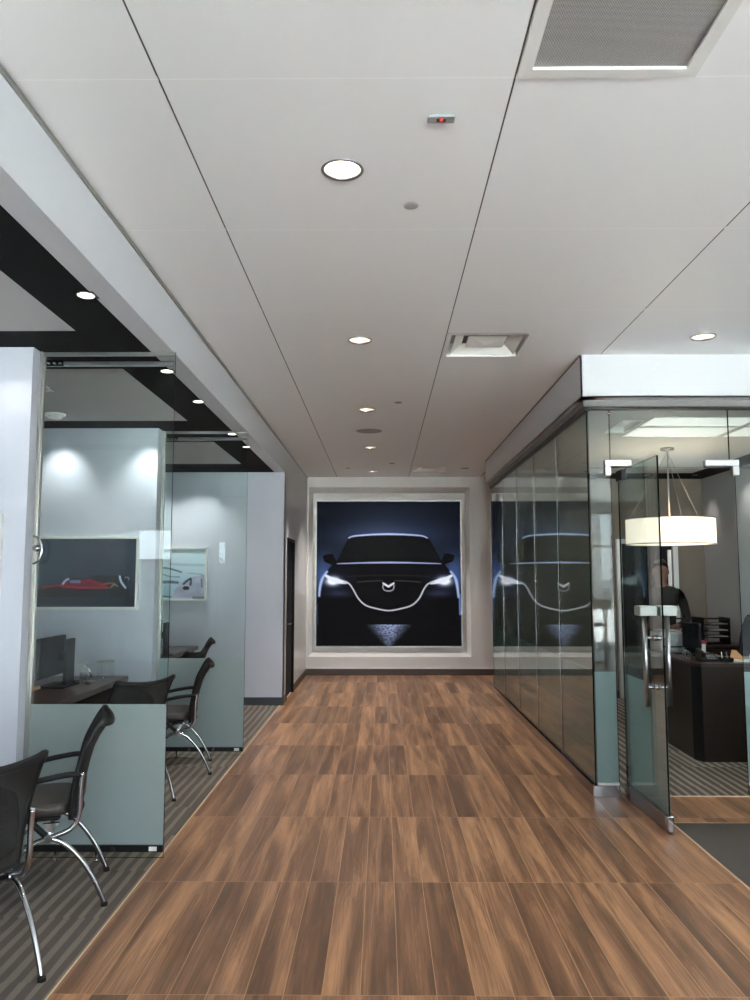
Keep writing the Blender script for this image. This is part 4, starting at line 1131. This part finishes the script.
# high-back office chair
def office_chair(x, y, rz):
    t = thing('office_chair', 'high-backed black leather office chair behind the dark desk', 'chair', (0, 0, 0))
    mb = MB(); mb.rbox(-.24, .24, -.24, .24, .44, .53, .035, 3); mb.build('seat', 'plastic', t)
    mb = MB(); 
    tb = bmesh.new(); bmesh.ops.create_cube(tb, size=1); bmesh.ops.subdivide_edges(tb, edges=list(tb.edges), cuts=5, use_grid_fill=True)
    for v in tb.verts:
        z = .5+(v.co.z+.5)*.72; w = .46*(1-.35*max(0, (z-.85)/.4)**2)*(1-.15*max(0, (.7-z)/.2))
        v.co = Vector((-.20-.12*(z-.5)+v.co.x*.09*(1-.5*abs(v.co.z)**2), v.co.y*w, z))
    bmesh.ops.bevel(tb, geom=[e for e in tb.edges if e.calc_face_angle(0) > 1], offset=.02, segments=2, affect='EDGES')
    for f in tb.faces: f.smooth = True
    mb.merge(tb); tb.free(); mb.build('backrest', 'plastic', t)
    for s_ in (-1, 1):
        mb = MB(); mb.tube([(-.2, s_*.27, .62), (-.05, s_*.29, .70), (.15, s_*.29, .70), (.18, s_*.28, .66), (.08, s_*.25, .47)], .02, 8, 5); mb.build('armrest', 'plastic', t)
    mb = MB(); mb.tube([(0, 0, .10), (0, 0, .44)], .03, 14, 0); mb.build('gas_lift', 'steel', t)
    for k in range(5):
        a = 2*pi*k/5; mb = MB(); mb.tube([(0, 0, .12), (.15*cos(a), .15*sin(a), .10), (.28*cos(a), .28*sin(a), .075)], .02, 8, 3); l_ = mb.build('base_leg', 'plastic', t)
        mb = MB(); mb.lathe([(0, -.02), (.026, -.018), (.028, 0), (.026, .018), (0, .02)], (.28*cos(a), .28*sin(a), .03), 14, axis='x'); mb.build('caster', 'rubber', l_)
    t.location = (x, y, .004); t.rotation_euler = (0, 0, rz)
office_chair(3.74, 8.42, radians(200))

# ---- entrance mat
t = thing('entrance_mat', 'dark brown-grey mat on the floor before the open glass door', 'mat', (3.0, 4.0, 0))
mb = MB(); mb.box(1.93, 4.2, 1.6, 5.44, .0, .006); mb.build('pile', 'mat', t)
mb = MB(); mb.box(1.918, 1.93, 1.6, 5.452, .0, .0055); mb.box(1.93, 4.2, 5.44, 5.452, .0, .0055); mb.build('border', 'stripe', t)

# ---- person standing behind the desk
def person(x, y, rz):
    V = []; E_ = []; R = []
    def v(co, r, par=None):
        V.append(co); R.append(r if isinstance(r, tuple) else (r, r)); i = len(V)-1
        if par is not None: E_.append((par, i))
        return i
    # facing +x local, y left
    pel = v((0, 0, .98), (.13, .155)); wa = v((0, 0, 1.10), (.115, .145), pel); chn = v((-.005, 0, 1.28), (.13, .175), wa)
    sh = v((-.01, 0, 1.43), (.10, .13), chn); nk = v((.0, 0, 1.53), .058, sh); hd0 = v((.012, 0, 1.60), (.07, .065), nk)
    hd1 = v((.018, 0, 1.68), (.095, .078), hd0); hd2 = v((.005, 0, 1.76), (.075, .066), hd1)
    for s in (-1, 1):
        a = v((-.01, s*.155, 1.44), .068, sh); b = v((-.03, s*.215, 1.38), .060, a); e = v((-.02, s*.265, 1.15), .046, b)
        w = v((.20, s*.17, 1.10), .030, e); hnd = v((.27, s*.13, 1.095), (.018, .036), w)
        for k, (oy, ln) in enumerate(((-.030, .060), (-.010, .075), (.010, .070), (.029, .055))):
            f0 = v((.30, s*.13+oy, 1.093), .010, hnd); f1 = v((.30+ln*.5, s*.13+oy*1.1, 1.085), .0085, f0); v((.30+ln*.85, s*.13+oy*1.1, 1.065), .0075, f1)
        t0 = v((.24, s*.13-s*.035, 1.098), .011, w); v((.275, s*.13-s*.055, 1.09), .009, t0)
        h = v((0, s*.095, .90), (.095, .09), pel); kn = v((.02, s*.10, .50), .058, h); an = v((-.01, s*.105, .10), .040, kn)
        v((.06, s*.115, .045), (.036, .042), an); 
        toe = v((.16, s*.12, .035), (.028, .040), len(V)-1)
    me = bpy.data.meshes.new('person'); me.from_pydata(V, E_, [])
    o = bpy.data.objects.new('person', me); COL.objects.link(o)
    md = o.modifiers.new('skin', 'SKIN'); md.use_smooth_shade = True
    sk = me.skin_vertices[0].data if me.skin_vertices else None
    if sk is None:
        bmx = bmesh.new(); bmx.from_mesh(me); bmx.verts.layers.skin.verify(); bmx.to_mesh(me); bmx.free(); sk = me.skin_vertices[0].data
    for i, r_ in enumerate(R): sk[i].radius = r_; sk[i].use_root = (i == 0)
    o.modifiers.new('sub', 'SUBSURF').levels = 2; o.modifiers['sub'].render_levels = 2
    dg = bpy.context.evaluated_depsgraph_get(); me2 = bpy.data.meshes.new_from_object(o.evaluated_get(dg))
    o.modifiers.clear(); o.data = me2
    me2.materials.clear()
    for m_ in ('skin', 'jacket', 'trousers', 'shoe'): me2.materials.append(M[m_])
    for p in me2.polygons:
        c = p.center; p.use_smooth = True
        if c.z > 1.52 or (c.x > .21 and c.z > 1.0): k = 0
        elif c.z > .93: k = 1
        elif c.z > .085: k = 2
        else: k = 3
        p.material_index = k
    for ob_name, parts in (('hair', None), ('face', None)):
        tb = bmesh.new()
        if ob_name == 'hair':
            bmesh.ops.create_uvsphere(tb, u_segments=24, v_segments=16, radius=1)
            bmesh.ops.delete(tb, geom=[q for q in tb.verts if q.co.x > .35 and q.co.z < .45 or q.co.z < -.75], context='VERTS')
            for q in tb.verts: q.co = Vector((-.005+q.co.x*.102, q.co.y*.086, 1.715+q.co.z*.115))
            mm = 'hair'
        else:
            bmesh.ops.create_cone(tb, cap_ends=True, segments=8, radius1=.016, radius2=.006, depth=.045)
            for q in tb.verts: q.co = Vector((.108+(.5-q.co.z/.045)*.012, q.co.y, 1.675+q.co.z))
            for s in (-1, 1):
                e1 = bmesh.ops.create_uvsphere(tb, u_segments=10, v_segments=8, radius=.011)
                for q in e1['verts']: q.co += Vector((.093, s*.032, 1.70))
                e2 = bmesh.ops.create_uvsphere(tb, u_segments=10, v_segments=8, radius=1)
                for q in e2['verts']: q.co = Vector((.008+q.co.x*.018, s*.083+q.co.y*.008, 1.68+q.co.z*.03))
            e3 = bmesh.ops.create_uvsphere(tb, u_segments=10, v_segments=8, radius=1)
            for q in e3['verts']: q.co = Vector((.098+q.co.x*.01, q.co.y*.024, 1.63+q.co.z*.006))
            mm = 'skin'
        mb = MB(); mb.merge(tb); tb.free(); hb = mb.build(ob_name, mm, o)
        for p in hb.data.polygons: p.use_smooth = True
    tag(o, 'person in a black jacket standing with bent arms behind the dark office desk', 'person')
    o.location = (x, y, .006); o.rotation_euler = (0, 0, rz)
person(3.10, 8.86, radians(250))

# ================================================================== WORLD + CAMERA
sn = bpy.data.lights.new('sun', 'SUN'); sn.energy = 215; sn.angle = radians(.6); sn.color = (.90, .96, 1.0)
so = bpy.data.objects.new('sun', sn); COL.objects.link(so); so.rotation_euler = Vector((.30, -.62, -1)).to_track_quat('-Z', 'Y').to_euler()

w = bpy.data.worlds.new('world'); S.world = w; w.use_nodes = True
nt = w.node_tree; nt.nodes.clear()
out = N(nt, 'ShaderNodeOutputWorld'); bg = N(nt, 'ShaderNodeBackground'); bg.inputs[1].default_value = 6.0
tc = N(nt, 'ShaderNodeTexCoord'); sp = N(nt, 'ShaderNodeSeparateXYZ'); nt.links.new(tc.outputs['Generated'], sp.inputs[0])
cr = N(nt, 'ShaderNodeValToRGB'); e = cr.color_ramp.elements
mp = N(nt, 'ShaderNodeMapRange'); mp.inputs[1].default_value = -1; mp.inputs[2].default_value = 1
nt.links.new(sp.outputs[2], mp.inputs[0]); nt.links.new(mp.outputs[0], cr.inputs[0])
e[0].position = .47; e[0].color = (.20, .20, .19, 1); e[1].position = .502; e[1].color = (.86, .93, 1.0, 1)
q = e.new(.75); q.color = (.62, .80, 1.0, 1)
nt.links.new(cr.outputs[0], bg.inputs[0]); nt.links.new(bg.outputs[0], out.inputs[0])

cam = bpy.data.cameras.new('camera'); co = bpy.data.objects.new('camera', cam); COL.objects.link(co)
TH = atan(77/790.); PS = atan(7/(790/cos(TH)))
co.location = (0, 0, 1.63); co.rotation_euler = (radians(90)+TH, 0, PS)
cam.sensor_fit = 'VERTICAL'; cam.sensor_height = 36; cam.lens = .790*36; cam.clip_start = .05; cam.clip_end = 200
S.camera = co
S.view_settings.view_transform = 'Standard'; S.view_settings.look = 'None'; S.view_settings.gamma = 1
S.view_settings.exposure = 0.76; S.view_settings.use_curve_mapping = False
S.cycles.max_bounces = 12; S.cycles.transparent_max_bounces = 24; S.cycles.diffuse_bounces = 5; S.cycles.glossy_bounces = 6
S.cycles.sample_clamp_indirect = 60; S.cycles.use_denoising = True
S.cycles.caustics_reflective = False; S.cycles.caustics_refractive = False
